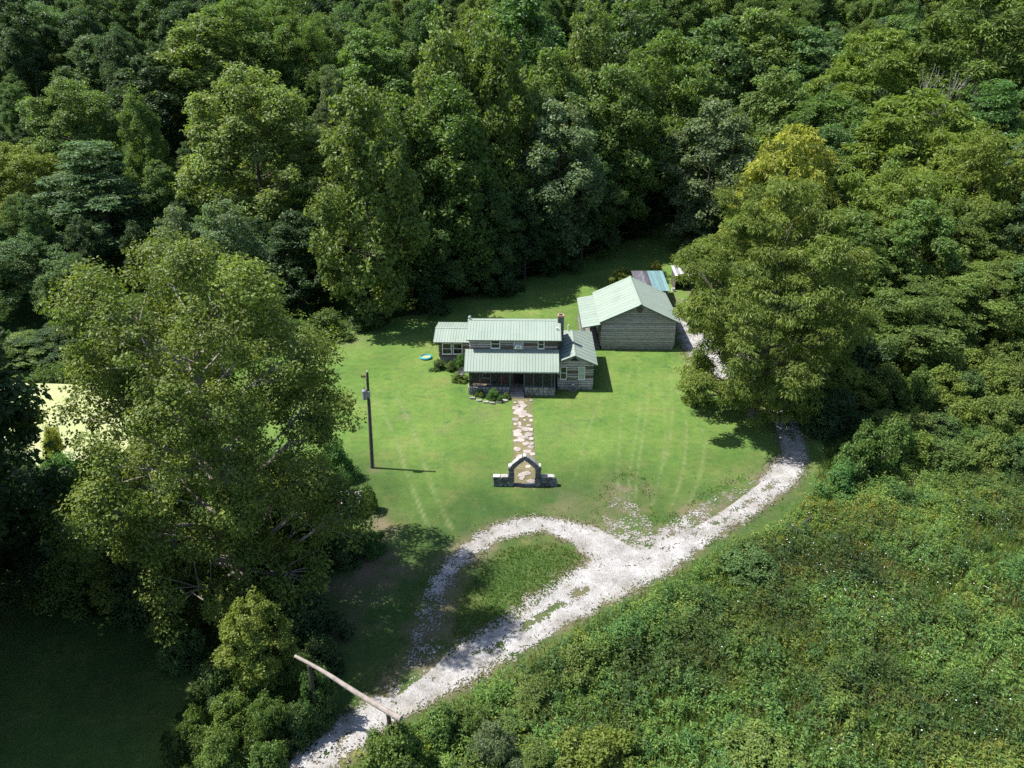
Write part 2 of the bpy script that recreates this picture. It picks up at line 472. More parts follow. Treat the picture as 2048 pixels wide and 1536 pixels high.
def grid_mesh(name, xs, ys, zf, mat_, keep=None, attrs=None, jitter=0.0, seed=1):
    X, Y = np.meshgrid(xs, ys)
    nx, ny = len(xs), len(ys)
    if jitter:
        rng = np.random.default_rng(seed)
        X = X + rng.uniform(-jitter, jitter, X.shape); Y = Y + rng.uniform(-jitter, jitter, Y.shape)
    Z = zf(X, Y)
    idx = np.arange(nx * ny).reshape(ny, nx)
    f = np.stack([idx[:-1, :-1], idx[:-1, 1:], idx[1:, 1:], idx[1:, :-1]], -1).reshape(-1, 4)
    v = np.stack([X, Y, Z], -1).reshape(-1, 3)
    if keep is not None:
        cx = v[f, 0].mean(1); cy = v[f, 1].mean(1)
        f = f[keep(cx, cy)]
        used, inv = np.unique(f, return_inverse=True)
        v = v[used]; f = inv.reshape(-1, 4)
    me = npmesh(name, v, f, mat_, smooth_shade=True)
    for k, fn in (attrs or {}).items():
        a = me.attributes.new(k, 'FLOAT', 'POINT')
        a.data.foreach_set('value', np.clip(fn(v[:, 0], v[:, 1]), 0, 1).astype(np.float32))
    return link(bpy.data.objects.new(name, me))

def ground_z(x, y):
    return terrain(x, y)
ground = grid_mesh('ground', np.arange(-300, 301, 2.5), np.arange(-60, 461, 2.5), lambda x, y: ground_z(x, y) - 0.0, M['floor'])
tag(ground, kind='structure')

# the drive: a line of (x, y, half width, how solid the gravel lies)
def line(pts):
    return smooth([(*XY(a, b), w, s) for a, b, w, s in pts], 5)
DRIVE = line([(560, 1580, 1.0, .8), (650, 1510, 1.05, .75), (745, 1432, 1.15, .7), (850, 1372, 1.4, .6), (1000, 1285, 1.55, .56), (1150, 1190, 1.95, .62), (1290, 1118, 2.1, .72),
              (1410, 1058, 1.25, .62), (1500, 1003, 1.2, .68), (1560, 955, 1.3, .74), (1588, 912, 1.15, .6), (1580, 868, 1.2, .5), (1555, 815, 1.15, .5), (1532, 772, 1.15, .5), (1500, 730, 1.3, .5), (1450, 700, 1.8, .4), (1415, 690, 1.8, .3)])
LOOP = line([(1290, 1115, 1.5, .65), (1210, 1092, 2.0, .6), (1150, 1065, 1.3, .55), (1070, 1050, 1.05, .6), (985, 1073, 1.05, .45), (915, 1122, 1.1, .28), (878, 1180, 1.1, .02), (858, 1250, 1.4, -.14), (845, 1320, 1.5, -.2), (790, 1390, 1.2, -.12)])
SPUR = line([(1290, 1090, 2.0, .0), (1255, 1055, 2.4, -.2), (1245, 1010, 1.8, -.36), (1262, 968, 1.2, -.45)])
SHOULDER = line([(1300, 1090, 1.1, .25), (1380, 1045, 1.3, .0), (1440, 1005, 1.3, -.2), (1505, 965, .9, -.1)])
YARD = line([(1440, 745, 2.2, .2), (1400, 690, 2.4, .25), (1375, 640, 1.9, .05), (1368, 590, 1.4, -.2)])
ROADS = [DRIVE, LOOP, SPUR, SHOULDER, YARD]

def drive_field(x, y):
    """>0 on the drive, falling off outside; second value is how solid"""
    best = np.full(np.shape(x), -9.0); sol = np.zeros(np.shape(x))
    for R in ROADS:
        d, t = seg_dist(x, y, R)
        hw = np.interp(t, range(len(R)), [p[2] for p in R]); so = np.interp(t, range(len(R)), [p[3] for p in R])
        e = hw - d
        m = e > best
        best = np.where(m, e, best); sol = np.where(m, so, sol)
    return best, sol

def main_center(x, y):
    d, t = seg_dist(x, y, DRIVE)
    return d, t

ARCHX = 1.05
CLEAR = [XY(*p) for p in [(-60, 1700), (560, 1640), (650, 1500), (640, 1330), (600, 1150), (470, 1020), (430, 900), (430, 770), (560, 700), (660, 668), (760, 648), (870, 612), (1000, 570), (1150, 522), (1250, 486), (1325, 448),
          (1350, 452), (1372, 500), (1392, 560), (1440, 620), (1520, 690), (1600, 790), (1648, 880), (1660, 950), (1600, 1050), (1420, 1150), (1200, 1270), (1000, 1370), (860, 1460), (760, 1560), (560, 1750)]]
LFT = [XY(*p) for p in [(-120, 1210), (120, 1200), (330, 1260), (420, 1330), (330, 1460), (330, 1700), (-200, 1700)]]

def lawn_keep(x, y):
    n = (fbm(x, y, 3.0, 5, 3) - 0.5) * 2.4
    m = (fbm(x, y, 3.0, 9, 3) - 0.5) * 2.4
    return in_poly(x + n, y + m, CLEAR) | in_poly(x + n, y + m, LFT)

TRACKS = [[(752, 800), (788, 870), (812, 940), (838, 1010), (868, 1080)], [(790, 790), (822, 850), (845, 920), (870, 990), (905, 1060)], [(1262, 735), (1247, 800), (1240, 870), (1236, 950), (1240, 1010)], [(1278, 735), (1280, 800), (1272, 870), (1258, 960), (1262, 1030)],
          [(1300, 745), (1292, 830), (1278, 920), (1270, 1000)], [(1318, 745), (1330, 830), (1326, 920), (1305, 1010)], [(1350, 770), (1372, 840), (1368, 930), (1345, 1010)], [(1378, 800), (1408, 870), (1400, 950), (1372, 1020)], [(1225, 735), (1200, 800), (1170, 880), (1150, 960)], [(1340, 745), (1345, 830), (1330, 930)]]
TRACKS_W = [smooth([XY(*p) for p in t], 4) for t in TRACKS]
def a_track(x, y):
    v = np.zeros(len(x))
    for i, t in enumerate(TRACKS_W):
        d, _ = seg_dist(x, y, t)
        w = 0.13 if i < 2 else 0.1
        v = np.maximum(v, np.exp(-(d / w) ** 2) * (0.7 if i < 2 else 0.62))
    return v * np.clip(fbm(x, y, 1.2, 31, 4) * 2.0 - 0.35, 0.1, 1)
def a_dim_lush(x, y):
    # near lawn painted darker for vignetting and cloud shade; lusher loop grass, uneven patches
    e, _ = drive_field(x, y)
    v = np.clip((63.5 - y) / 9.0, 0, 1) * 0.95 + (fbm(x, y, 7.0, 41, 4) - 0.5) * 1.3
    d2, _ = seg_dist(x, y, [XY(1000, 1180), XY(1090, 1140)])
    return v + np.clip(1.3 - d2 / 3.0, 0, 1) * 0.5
PATCHES = [(*XY(808, 835), .55, .8), (*XY(800, 762), .3, .5), (*XY(765, 1050), 1.3, .85), (*XY(752, 1100), 1.8, .95), (*XY(780, 1150), 1.6, .8), (*XY(720, 1140), 2.0, .9), (*XY(640, 1200), 4.0, .75), (*XY(1210, 1030), 1.6, .5), (*XY(1262, 985), 1.4, .6),
           (*XY(1432, 1005), 1.5, .7), (*XY(1415, 1012), 1.0, .6), (*XY(1130, 1012), 2.2, .35), (*XY(1150, 1112), .9, .55), (*XY(1175, 1090), 1.0, .5), (*XY(700, 678), 2.0, .5), (*XY(905, 605), 2, .2), (*XY(750, 940), .6, .5), (*XY(960, 830), 1.5, .3), (*XY(885, 860), .9, .28), (*XY(1120, 860), 2.0, .22)]
def a_dry(x, y):
    e, s = drive_field(x, y)
    n = fbm(x, y, 1.5, 21, 4)
    v = np.exp(-np.clip(-e, 0, None) / 0.55) * np.clip(n * 2.6 - 0.75, 0, 1) * 0.8
    v = np.where(e > 0, np.clip(n * 2.4 - 0.7, 0, 1) * 0.75, v)
    for px, py, r, k in PATCHES:
        d = np.hypot(x - px, (y - py))
        v = np.maximum(v, np.exp(-(d / r) ** 2) * k * np.clip(n * 3.2 - 0.9, 0, 1.2))
    d = np.abs(x - ARCHX)
    v = np.maximum(v, np.clip((1.15 - d) / 0.25, 0, 1) * np.clip((y - 55.3) / .6, 0, 1) * (y < 73) * (0.45 + 0.5 * n))
    return v
lawn = grid_mesh('lawn', np.arange(-48, 36, 0.24), np.arange(22, 152, 0.26), lambda x, y: terrain(x, y) + 0.02 + 0.05 * vnoise(x, y, 1.2, 3) * 0, M['lawn'], lawn_keep, {'track': a_track, 'dim_lush': a_dim_lush, 'dry': a_dry})
tag(lawn, kind='structure')

def drive_keep(x, y):
    e, s = drive_field(x, y)
    n = fbm(x, y, 0.9, 51, 4) - 0.5
    n2 = fbm(x, y, 0.3, 77, 2) - 0.5
    wn_ = np.random.default_rng(6).uniform(-.5, .5, len(x))
    # grassy strip between the wheel tracks
    d, t = main_center(x, y)
    strip = np.exp(-(d / 0.42) ** 2) * np.interp(t, [0, 8, 14, 22, 28, 33, 36, 45, 52, 60, 75], [.3, .5, .85, .8, .45, .2, .6, .45, .25, .85, .8])
    edge = np.clip(e / 0.75, -1, 1)
    score = edge * 0.75 + (s - 0.5) * 1.1 + n * 1.15 + n2 * .7 + wn_ * .8 - strip * 1.8 * np.clip(fbm(x, y, 1.7, 55, 3) * 4 - 1.5, 0, 1)
    # stray gravel thrown outside
    return (score > 0.15) & (e > -0.5)
def a_dust(x, y):
    e, s = drive_field(x, y)
    return np.clip(fbm(x, y, 1.3, 63, 4) * 1.9 - 0.72, 0, 1) * np.clip(1.25 - e / 1.3, 0.25, 1) * 0.85 + np.clip(.35 - e / .5, 0, .6) + np.clip((.12 - s) * 1.3, 0, .5)
drive = grid_mesh('driveway', np.arange(-18, 34, 0.085), np.arange(24, 103, 0.095), lambda x, y: 0.055 + 0.03 * (vnoise(x, y, 0.35, 8) - .5), M['gravel'], drive_keep, {'dry': a_dust}, jitter=0.04)
tag(drive, kind='structure')

# loose stones thrown about the drive, too small to count
def loose_gravel():
    rng = np.random.default_rng(4)
    x = rng.uniform(-18, 33, 150000); y = rng.uniform(26, 90, 150000)
    e, s = drive_field(x, y)
    pr = np.clip(1.0 + e / 0.45, 0, 1) * np.clip(s * 1.2, 0.08, 1) * 0.3
    k = rng.uniform(size=len(x)) < pr
    x, y = x[k], y[k]; n = len(x)
    r = rng.uniform(0.02, 0.045, n); a = rng.uniform(0, 6.28, n)
    v = np.zeros((n, 4, 3))
    for j in range(3):
        t = a + j * 2.094 + rng.uniform(-.4, .4, n)
        v[:, j] = np.stack([x + np.cos(t) * r, y + np.sin(t) * r, np.full(n, 0.03)], -1)
    v[:, 3] = np.stack([x, y, 0.075 + r * 0.7], -1)
    i = np.arange(n)[:, None] * 4
    f = np.concatenate([i + np.array([[0, 1, 3]]), i + np.array([[1, 2, 3]]), i + np.array([[2, 0, 3]])])
    me = npmesh('loose_gravel', v.reshape(-1, 3), f, M['gravel'])
    o = link(bpy.data.objects.new('loose_gravel', me))
    return tag(o, 'loose white gravel scattered along the drive edges', 'gravel', kind='stuff')
loose_gravel()

# the pond under duckweed
pp = smooth([XY(*p) for p in [(-140, 960), (60, 938), (150, 925), (260, 900), (360, 850), (330, 800), (220, 778), (90, 768), (-140, 775), (-160, 860)]], 4)
me = bpy.data.meshes.new('pond'); me.from_pydata([(x, y, 0.06) for x, y in pp], [], [tuple(range(len(pp)))]); me.materials.append(M['pond'])
pond = link(bpy.data.objects.new('pond', me)); tag(pond, kind='structure')
if me.polygons[0].normal.z < 0: me.flip_normals()

# the flagstone path from the arch to the porch
path = grid_mesh('path', np.arange(ARCHX - 0.95, ARCHX + 0.96, 0.12), np.arange(55.3, 72.2, 0.16), lambda x, y: 0.032 + 0 * x, M['dirt'],
                 lambda x, y: (fbm(x, y, 0.7, 91, 3) > 0.52) & (np.abs(x - ARCHX) < 0.78 + 0.5 * fbm(x, y, 0.9, 95, 2) - .25))
tag(path, kind='structure')

def flag_mesh(seed, n=7):
    r = random.Random(seed)
    poly = []
    for i in range(n):
        t = 2 * math.pi * (i + r.uniform(-.3, .3)) / n
        k = r.uniform(.36, .56)
        poly.append((math.cos(t) * k, math.sin(t) * k))
    m = MB()
    top = [(x * .9, y * .9) for x, y in poly]
    v = [(x, y, 0) for x, y in poly] + [(x, y, .7) for x, y in poly] + [(x, y, 1) for x, y in top]
    f = [tuple(range(2 * n, 3 * n))]
    for a in (0, n):
        f += [(a + i, a + (i + 1) % n, a + n + (i + 1) % n, a + n + i) for i in range(n)]
    m.add(v, f)
    return m.mesh('flagstone', M['stone_pale'])
FLAGS = [flag_mesh(i, 6 + i % 3) for i in range(7)]
# centres and sizes read off the picture (pixel centre x, y, width px, depth px)
FLAGSPOTS = [(1042, 806, 9, 7), (1047, 812, 10, 8), (1035, 812, 5, 4), (1031, 817, 9, 8), (1042, 819, 9, 7), (1035, 826, 12, 9), (1046, 825, 11, 8), (1053, 830, 8, 6), (1060, 833, 8, 5), (1043, 833, 8, 6), (1031, 840, 10, 7),
             (1050, 841, 4, 4), (1062, 842, 5, 5), (1031, 849, 5, 4), (1039, 848, 5, 8), (1041, 855, 7, 5), (1057, 852, 7, 3), (1051, 859, 12, 9), (1036, 864, 13, 8), (1035, 870, 12, 8), (1062, 860, 6, 5), (1057, 870, 12, 8),
             (1043, 875, 11, 8), (1041, 881, 10, 7), (1032, 882, 7, 5), (1053, 876, 7, 6), (1062, 879, 7, 5), (1052, 888, 9, 7), (1063, 888, 7, 6), (1062, 895, 8, 7), (1034, 899, 9, 8), (1055, 904, 12, 8), (1066, 909, 8, 6),
             (1039, 915, 9, 7), (1050, 920, 10, 7), (1060, 921, 7, 6), (1062, 802, 4, 4), (1030, 806, 4, 3), (1052, 948, 14, 9), (1041, 951, 7, 8), (1044, 957, 7, 9), (1062, 963, 11, 6), (1056, 934, 8, 6)]
rr = random.Random(8)
for i, (a, b, w, h) in enumerate(FLAGSPOTS):
    p = P(a, b); d = depth_at(p) / F_PX
    sx = w * d * 1.68; sy = h * d / math.sin(math.atan2(36, p.y)) * 1.34
    piece('flagstone', FLAGS[i % 7], path, (p.x, p.y, 0.03), (sx, sy, rr.uniform(.045, .075)), (0, 0, rr.uniform(-.5, .5)))

# ------------------------------------------------------------------ building kit
def bevel_box(name, mat_, b=0.06):
    """unit box with chamfered long edges (length along x)"""
    m = MB()
    sec = [(-.5 + b, -.5), (.5 - b, -.5), (.5, -.5 + b * 1.5), (.5, .5 - b * 1.5), (.5 - b, .5), (-.5 + b, .5), (-.5, .5 - b * 1.5), (-.5, -.5 + b * 1.5)]
    m.prism(sec, 1.0, 'x', -.5)
    return m.mesh(name, mat_)
LOG = bevel_box('log', M['log'], .1); LOGW = bevel_box('log', M['log_warm'], .1)
def rock_mesh(seed, mat_):
    r = random.Random(seed)
    m = MB()
    v = []
    for z in (-.5, .5):
        for y in (-.5, .5):
            for x in (-.5, .5):
                v.append((x * r.uniform(.82, 1), y * r.uniform(.8, 1), z * r.uniform(.82, 1)))
    m.add(v, [(0, 2, 3, 1), (4, 5, 7, 6), (0, 1, 5, 4), (2, 6, 7, 3), (0, 4, 6, 2), (1, 3, 7, 5)])
    me = m.mesh('stone', mat_)
    bm = bmesh.new(); bm.from_mesh(me)
    bmesh.ops.bevel(bm, geom=bm.edges[:], offset=.09, segments=1, affect='EDGES')
    bm.to_mesh(me); bm.free()
    return me
ROCK = [rock_mesh(i, M['stone']) for i in range(5)]; ROCKA = [rock_mesh(20 + i, M['stone_arch']) for i in range(5)]; ROCKC = [rock_mesh(40 + i, M['coping']) for i in range(3)]

def log_wall(parent, x0, x1, zf, y, z0, n, ch, mats, holes=(), axis='x', gap=0.07, thick=0.2, rnd=None, warp=0.0):
    """courses of hewn logs along x (or y); zf(u) limits the top; holes are (u0, u1, z0, z1)"""
    rnd = rnd or random.Random(3)
    for i in range(n):
        a = z0 + i * ch; b = a + ch - gap * rnd.uniform(.75, 1.25)
        u0, u1 = x0, x1
        if zf is not None:
            u0, u1 = zf(b)
            u0 = max(u0, x0); u1 = min(u1, x1)
            if u1 - u0 < .15: continue
        iv = [(u0 - rnd.uniform(0, .03), u1 + rnd.uniform(0, .03))]
        for h in holes:
            if h[2] < b - .03 and h[3] > a + .03:
                nx = []
                for s, e in iv:
                    if h[1] <= s or h[0] >= e: nx.append((s, e)); continue
                    if h[0] - s > .05: nx.append((s, h[0]))
                    if e - h[1] > .05: nx.append((h[1], e))
                iv = nx
        for s, e in iv:
            me = rnd.choice(mats)
            c = ((s + e) / 2, y + rnd.uniform(-.012, .012), (a + b) / 2)
            if axis == 'x': piece('log', me, parent, c, (e - s, thick, b - a), (rnd.uniform(-.01, .01), 0, 0))
            else: piece('log', me, parent, (c[1], c[0], c[2]), (e - s, thick, b - a), (0, 0, math.pi / 2))

def rubble(parent, x0, x1, z0, z1, y, rows, thick=.16, meshes=None, rnd=None, wmin=.25, wmax=.6, name='stone', axis='x'):
    rnd = rnd or random.Random(5); meshes = meshes or ROCK
    h = (z1 - z0) / rows
    for i in range(rows):
        u = x0
        while u < x1 - .02:
            w = min(rnd.uniform(wmin, wmax), x1 - u)
            if x1 - u - w < wmin * .5: w = x1 - u
            hh = h * rnd.uniform(.9, 1.08)
            c = (u + w / 2, y + rnd.uniform(-.015, .015), z0 + (i + .5) * h)
            if axis == 'x': piece(name, rnd.choice(meshes), parent, c, (w * .97, thick, hh), (rnd.uniform(-.05, .05), rnd.uniform(-.05, .05), 0))
            else: piece(name, rnd.choice(meshes), parent, (c[1], c[0], c[2]), (thick, w * .97, hh), (0, rnd.uniform(-.05, .05), 0))
            u += w

def clip_u(poly, u):
    vs_ = []
    n = len(poly)
    for i in range(n):
        (a, b), (c, d) = poly[i], poly[(i + 1) % n]
        if abs(a - c) < 1e-9:
            if abs(a - u) < 1e-6: vs_ += [b, d]
        elif min(a, c) - 1e-6 <= u <= max(a, c) + 1e-6:
            vs_.append(b + (d - b) * (u - a) / (c - a))
    return (min(vs_), max(vs_)) if vs_ else None

def roof_slope(parent, origin, udir, vdir, poly, mats, pw=0.9, ribs=3, ribh=0.032, name='roof_panel'):
    """ribbed sheets laid side by side over a convex outline given in (along the eave, up the slope)"""
    o = Vector(origin); u_ = Vector(udir).normalized(); v_ = Vector(vdir).normalized(); n_ = u_.cross(v_).normalized()
    if n_.z < 0: n_ = -n_
    us = [p[0] for p in poly]; a, b = min(us), max(us)
    k = 0
    while a < b - .05:
        e = min(a + pw, b)
        st = []
        sp = pw / ribs
        for r in range(ribs):
            c = a + r * sp
            for off, h in ((0.0, ribh), (.035, ribh), (.06, 0), (sp - .025, 0)):
                if c + off < e - .004: st.append((c + off, h))
        st.append((e - .004, 0))
        rows = []
        for uu, h in st:
            c = clip_u(poly, min(max(uu, min(us) + 1e-4), max(us) - 1e-4))
            if c: rows.append((o + u_ * uu + v_ * c[0] + n_ * (h + .02), o + u_ * uu + v_ * c[1] + n_ * (h + .02)))
        m = MB()
        vv = [p for r in rows for p in r]
        m.add(vv, [(2 * i, 2 * i + 2, 2 * i + 3, 2 * i + 1) for i in range(len(rows) - 1)])
        mm = mats[k % len(mats)] if isinstance(mats, list) else mats
        me = bpy.data.meshes.new(name); me.from_pydata([tuple(p) for p in m.v], [], m.f); me.materials.append(mm); me.update()
        piece(name, me, parent, (0, 0, 0))
        a = e; k += 1

def slab(parent, name, quads, t, mat_):
    """a solid roof deck: each quad/triangle extruded straight down"""
    m = MB()
    for q in quads:
        n = len(q)
        v = [tuple(p) for p in q] + [(p[0], p[1], p[2] - t) for p in q]
        m.add(v, [tuple(range(n)), tuple(range(2 * n - 1, n - 1, -1))] + [(i, (i + 1) % n, n + (i + 1) % n, n + i) for i in range(n)])
    return m.build(name, mat_, parent)

def window(parent, x, z, w, h, y, frame=.07, pane_mats=None, mid=True, name='window', depth=.1):
    """a sash window facing -y, centred at x, sill at z"""
    m = MB()
    m.box(x - w / 2, x - w / 2 + frame, y - .05, y + depth, z, z + h)
    m.box(x + w / 2 - frame, x + w / 2, y - .05, y + depth, z, z + h)
    m.box(x - w / 2 + frame, x + w / 2 - frame, y - .048, y + depth, z + h - frame, z + h)
    m.box(x - w / 2 + frame, x + w / 2 - frame, y - .048, y + depth, z, z + frame)
    f = m.build(name, M['white'], parent)
    m = MB(); m.box(x - w / 2 - .03, x + w / 2 + .03, y - .085, y - .052, z - .05, z + .012); m.build('sill', M['white'], f)
    zz = [z + frame, z + h - frame]
    if mid:
        m = MB(); zc = z + h * .5; m.box(x - w / 2 + frame, x + w / 2 - frame, y - .03, y + .04, zc - .028, zc + .028); m.build('meeting_rail', M['white'], f)
        zz = [z + frame, zc - .028, zc + .028, z + h - frame]
    for i in range(0, len(zz), 2):
        m = MB(); m.box(x - w / 2 + frame, x + w / 2 - frame, y + (.015 if i else .03), y + .06, zz[i], zz[i + 1])
        m.build('pane', (pane_mats or [M['glass'], M['glass']])[i // 2], f)
    return f

# ------------------------------------------------------------------ the log house (local: x along the front, y to the back)
HOUSE = thing('log_house', 'old grey log farmhouse with pale green metal roofs and long screened front porch', 'house', (0, 73.1, 0), math.radians(-1.3))
H_ = HOUSE
rnd = random.Random(12)
YW = 2.0                                                        # main front wall behind the porch front
# main two storey block
core = MB(); core.box(-4.35, 4.6, YW + .0, YW + 5.3, .1, 5.5)
main_wall = core.build('wall', M['chink_dark'], H_)
gab = MB(); gab.prism([(YW + .16, 5.52), (YW + 5.28, 5.52), (YW + 2.72, 6.38)], 8.9, 'x', -4.33); gab.build('gable_wall', M['log'], H_)
W1 = [(-1.75, .98), (.62, .98), (2.95, .68)]
holes = [(x - w / 2, x + w / 2, 4.4, 5.45) for x, w in W1]
log_wall(main_wall, -4.4, 4.62, None, YW + .05, 3.98, 6, .262, [LOG, LOG, LOGW], holes, rnd=rnd)
log_wall(main_wall, -4.4, 4.62, None, YW + .05, .42, 12, .27, [LOGW], [(.15, 1.2, .3, 2.4), (-3.2, -2.2, 1.0, 2.1)], rnd=rnd)
log_wall(main_wall, YW + .3, YW + 5.1, None, 4.62, .42, 18, .28, [LOG, LOGW], axis='y', rnd=rnd)
log_wall(main_wall, YW + .3, YW + 5.1, None, -4.37, .42, 18, .28, [LOG, LOGW], axis='y', rnd=rnd)
for i, (x, w) in enumerate(W1):
    f = window(H_, x, 4.44, w, .98, YW - .07, pane_mats=[M['glass'], M['pale_pane'] if i == 1 else M['glass']])  # middle window: greenish reflection in the upper sash painted as pane colour
    if i == 1:
        m = MB(); m.box(x - .34, x + .34, YW - .42, YW - .1, 4.5, 4.88); ac = m.build('air_conditioner', M['white'], H_)
        m = MB(); m.box(x - .2, x + .2, YW - .435, YW - .421, 4.55, 4.83); m.build('grille', M['steel'], ac)
m = MB(); m.box(.2, 1.15, YW - .06, YW + .12, .44, 2.36); d = m.build('door', M['dark_wood'], H_)
m = MB(); m.lathe([(0, -.03), (.03, -.02), (.03, .02), (0, .03)], 8, (.3, YW - .08, 1.35)); m.build('handle', M['steel'], d)
window(H_, -2.7, 1.05, .95, 1.05, YW - .07)

def gable_roof(parent, x0, x1, yE, zE, yR, zR, yB, zB, t=.12):
    r = slab(parent, 'roof', [[(x0, yE, zE), (x1, yE, zE), (x1, yR, zR), (x0, yR, zR)], [(x0, yR, zR), (x1, yR, zR), (x1, yB, zB), (x0, yB, zB)]], t, M['green_trim'])
    L1 = math.hypot(yR - yE, zR - zE); L2 = math.hypot(yB - yR, zB - zR)
    roof_slope(r, (x0, yE, zE), (1, 0, 0), (0, yR - yE, zR - zE), [(-.02, -.05), (x1 - x0 + .02, -.05), (x1 - x0 + .02, L1), (-.02, L1)], M['green_metal'])
    roof_slope(r, (x0, yB, zB), (1, 0, 0), (0, yR - yB, zR - zB), [(-.02, -.05), (x1 - x0 + .02, -.05), (x1 - x0 + .02, L2), (-.02, L2)], M['green_metal'])
    m = MB(); s1 = (zR - zE) / (yR - yE); s2 = (zB - zR) / (yB - yR)
    k = .17
    m.add([(x0 - .03, yR - k, zR - k * s1 + .066), (x1 + .03, yR - k, zR - k * s1 + .066), (x1 + .03, yR, zR + .075), (x0 - .03, yR, zR + .075), (x1 + .03, yR + k, zR + k * s2 + .066), (x0 - .03, yR + k, zR + k * s2 + .066)], [(0, 1, 2, 3), (3, 2, 4, 5)])
    m.build('ridge_cap', M['green_metal'], r)
    return r
gable_roof(H_, -4.72, 4.98, YW - .38, 5.48, YW + 2.72, 6.50, YW + 5.8, 5.48)
# chimney against the right gable
ch = MB(); ch.box(4.74, 5.28, YW + 2.3, YW + 2.95, 0, 7.0)
chim = ch.build('chimney', M['mortar'], H_)
for side in range(4):
    pass
for i in range(24):
    z = .15 + i * .285
    for (ux, uy, sx, sy) in ((5.01, YW + 2.29, .56, .1), (5.29, YW + 2.62, .1, .66), (4.73, YW + 2.62, .1, .66)):
        sp = rnd.uniform(.35, .65)
        if sx > sy:
            piece('stone', rnd.choice(ROCKA), chim, (ux - sx / 2 + sx * sp / 2, uy, z), (sx * sp, sy, .27)); piece('stone', rnd.choice(ROCKA), chim, (ux + sx / 2 - sx * (1 - sp) / 2, uy, z), (sx * (1 - sp), sy, .27))
        else:
            piece('stone', rnd.choice(ROCKA), chim, (ux, uy - sy / 2 + sy * sp / 2, z), (sx, sy * sp, .27)); piece('stone', rnd.choice(ROCKA), chim, (ux, uy + sy / 2 - sy * (1 - sp) / 2, z), (sx, sy * (1 - sp), .27))
m = MB()
for (a, b, c, d_) in ((4.68, 5.34, YW + 2.24, YW + 2.38), (4.68, 5.34, YW + 2.87, YW + 3.01), (4.68, 4.82, YW + 2.38, YW + 2.87), (5.2, 5.34, YW + 2.38, YW + 2.87)): m.box(a, b, c, d_, 7.0, 7.16)
m.build('chimney_cap', M['brick_cap'], chim)
m = MB(); m.box(4.82, 5.2, YW + 2.38, YW + 2.87, 7.0, 7.04); m.build('flue', M['soot'], chim)
# porch roof
r = slab(H_, 'porch_roof', [[(-4.85, -.42, 2.9), (4.78, -.42, 2.9), (4.78, YW - .06, 4.32), (-4.85, YW - .06, 4.32)]], .1, M['green_trim'])
roof_slope(r, (-4.85, -.42, 2.9), (1, 0, 0), (0, YW + .36, 1.42), [(-.02, -.06), (9.65, -.06), (9.65, 2.74), (-.02, 2.74)], M['green_metal'])
m = MB(); m.box(-4.86, 4.8, -.56, -.44, 2.76, 2.85); g = m.build('gutter', M['green_trim'], H_)
for i in range(11): 
    m = MB(); x = -4.6 + i * .92; m.box(x, x + .05, -.575, -.562, 2.77, 2.86); m.build('bracket', M['white'], g)
# porch: stone parapet, posts, screens, floor
m = MB(); m.box(-4.42, -.28, .08, .3, 0, .86); par = m.build('stone_wall', M['mortar'], H_)
rubble(par, -4.45, -.26, 0, .9, .04, 3, rnd=rnd); rubble(par, .1, YW, 0, .9, -4.46, 3, rnd=rnd, axis='y')
m = MB(); m.box(1.32, 4.38, .08, .3, 0, .86); par2 = m.build('stone_wall', M['mortar'], H_)
rubble(par2, 1.3, 4.42, 0, .9, .04, 3, rnd=rnd)
rubble(par2, .1, 1.4, 0, .9, 4.4, 3, rnd=rnd, axis='y')
m = MB(); m.box(-4.4, 4.4, .31, YW - .08, 0, .4); fl = m.build('porch_floor', M['mortar'], H_)
for i in range(9):
    y0 = .33 + i * .18; m = MB(); m.box(-4.38, 4.38, y0, y0 + .17, .402, .43); m.build('floor_board', M['floor_board'], fl)
for i in range(3):
    m = MB(); m.box(-.2, 1.24, -.75 + i * .33, .31, .001 + .135 * i, .135 * (i + 1)); m.build('step', M['stone_pale'] if i == 0 else M['stone'], H_)
POSTS = [-4.38, -3.3, -2.2, -1.1, -.2, 1.26, 2.2, 3.15, 4.08, 4.36]
for x in POSTS:
    t = .07 if x in (-.2, 1.26) else .045
    m = MB(); m.box(x - t, x + t, .12, .12 + 2 * t, .9 if x not in (-.2, 1.26) else .41, 2.8); m.build('post', M['teal_trim'], H_)
m = MB(); m.box(-4.45, 4.42, .1, .24, 2.66, 2.82); m.build('beam', M['teal_trim'], H_)
m = MB(); m.box(-4.43, -.28, .11, .25, .9, .97); m.build('rail', M['teal_trim'], H_)
m = MB(); m.box(1.34, 4.4, .11, .25, .9, .97); m.build('rail', M['teal_trim'], H_)
for a, b in zip(POSTS[:-1], POSTS[1:]):
    if a == -.2 or b - a < .4: continue
    m = MB(); m.add([(a + .05, .162, .97), (b - .05, .162, .97), (b - .05, .162, 2.66), (a + .05, .162, 2.66)], [(0, 1, 2, 3)]); m.build('screen', M['screen'], H_)
m = MB(); m.add([(-4.382, .3, .92), (-4.382, YW - .1, .92), (-4.382, YW - .1, 2.75), (-4.382, .3, 2.75)], [(0, 1, 2, 3)]); m.build('screen', M['screen'], H_)
for yy in (.75, 1.35): m = MB(); m.box(-4.42, -4.34, yy, yy + .07, .9, 2.9); m.build('post', M['teal_trim'], H_)
m = MB(); m.box(-4.43, -4.34, .24, YW - .1, 1.5, 1.56); m.build('rail', M['teal_trim'], H_)
m = MB(); m.box(-.12, 1.18, .14, .2, 2.4, 2.66); m.build('door_head', M['teal_trim'], H_)
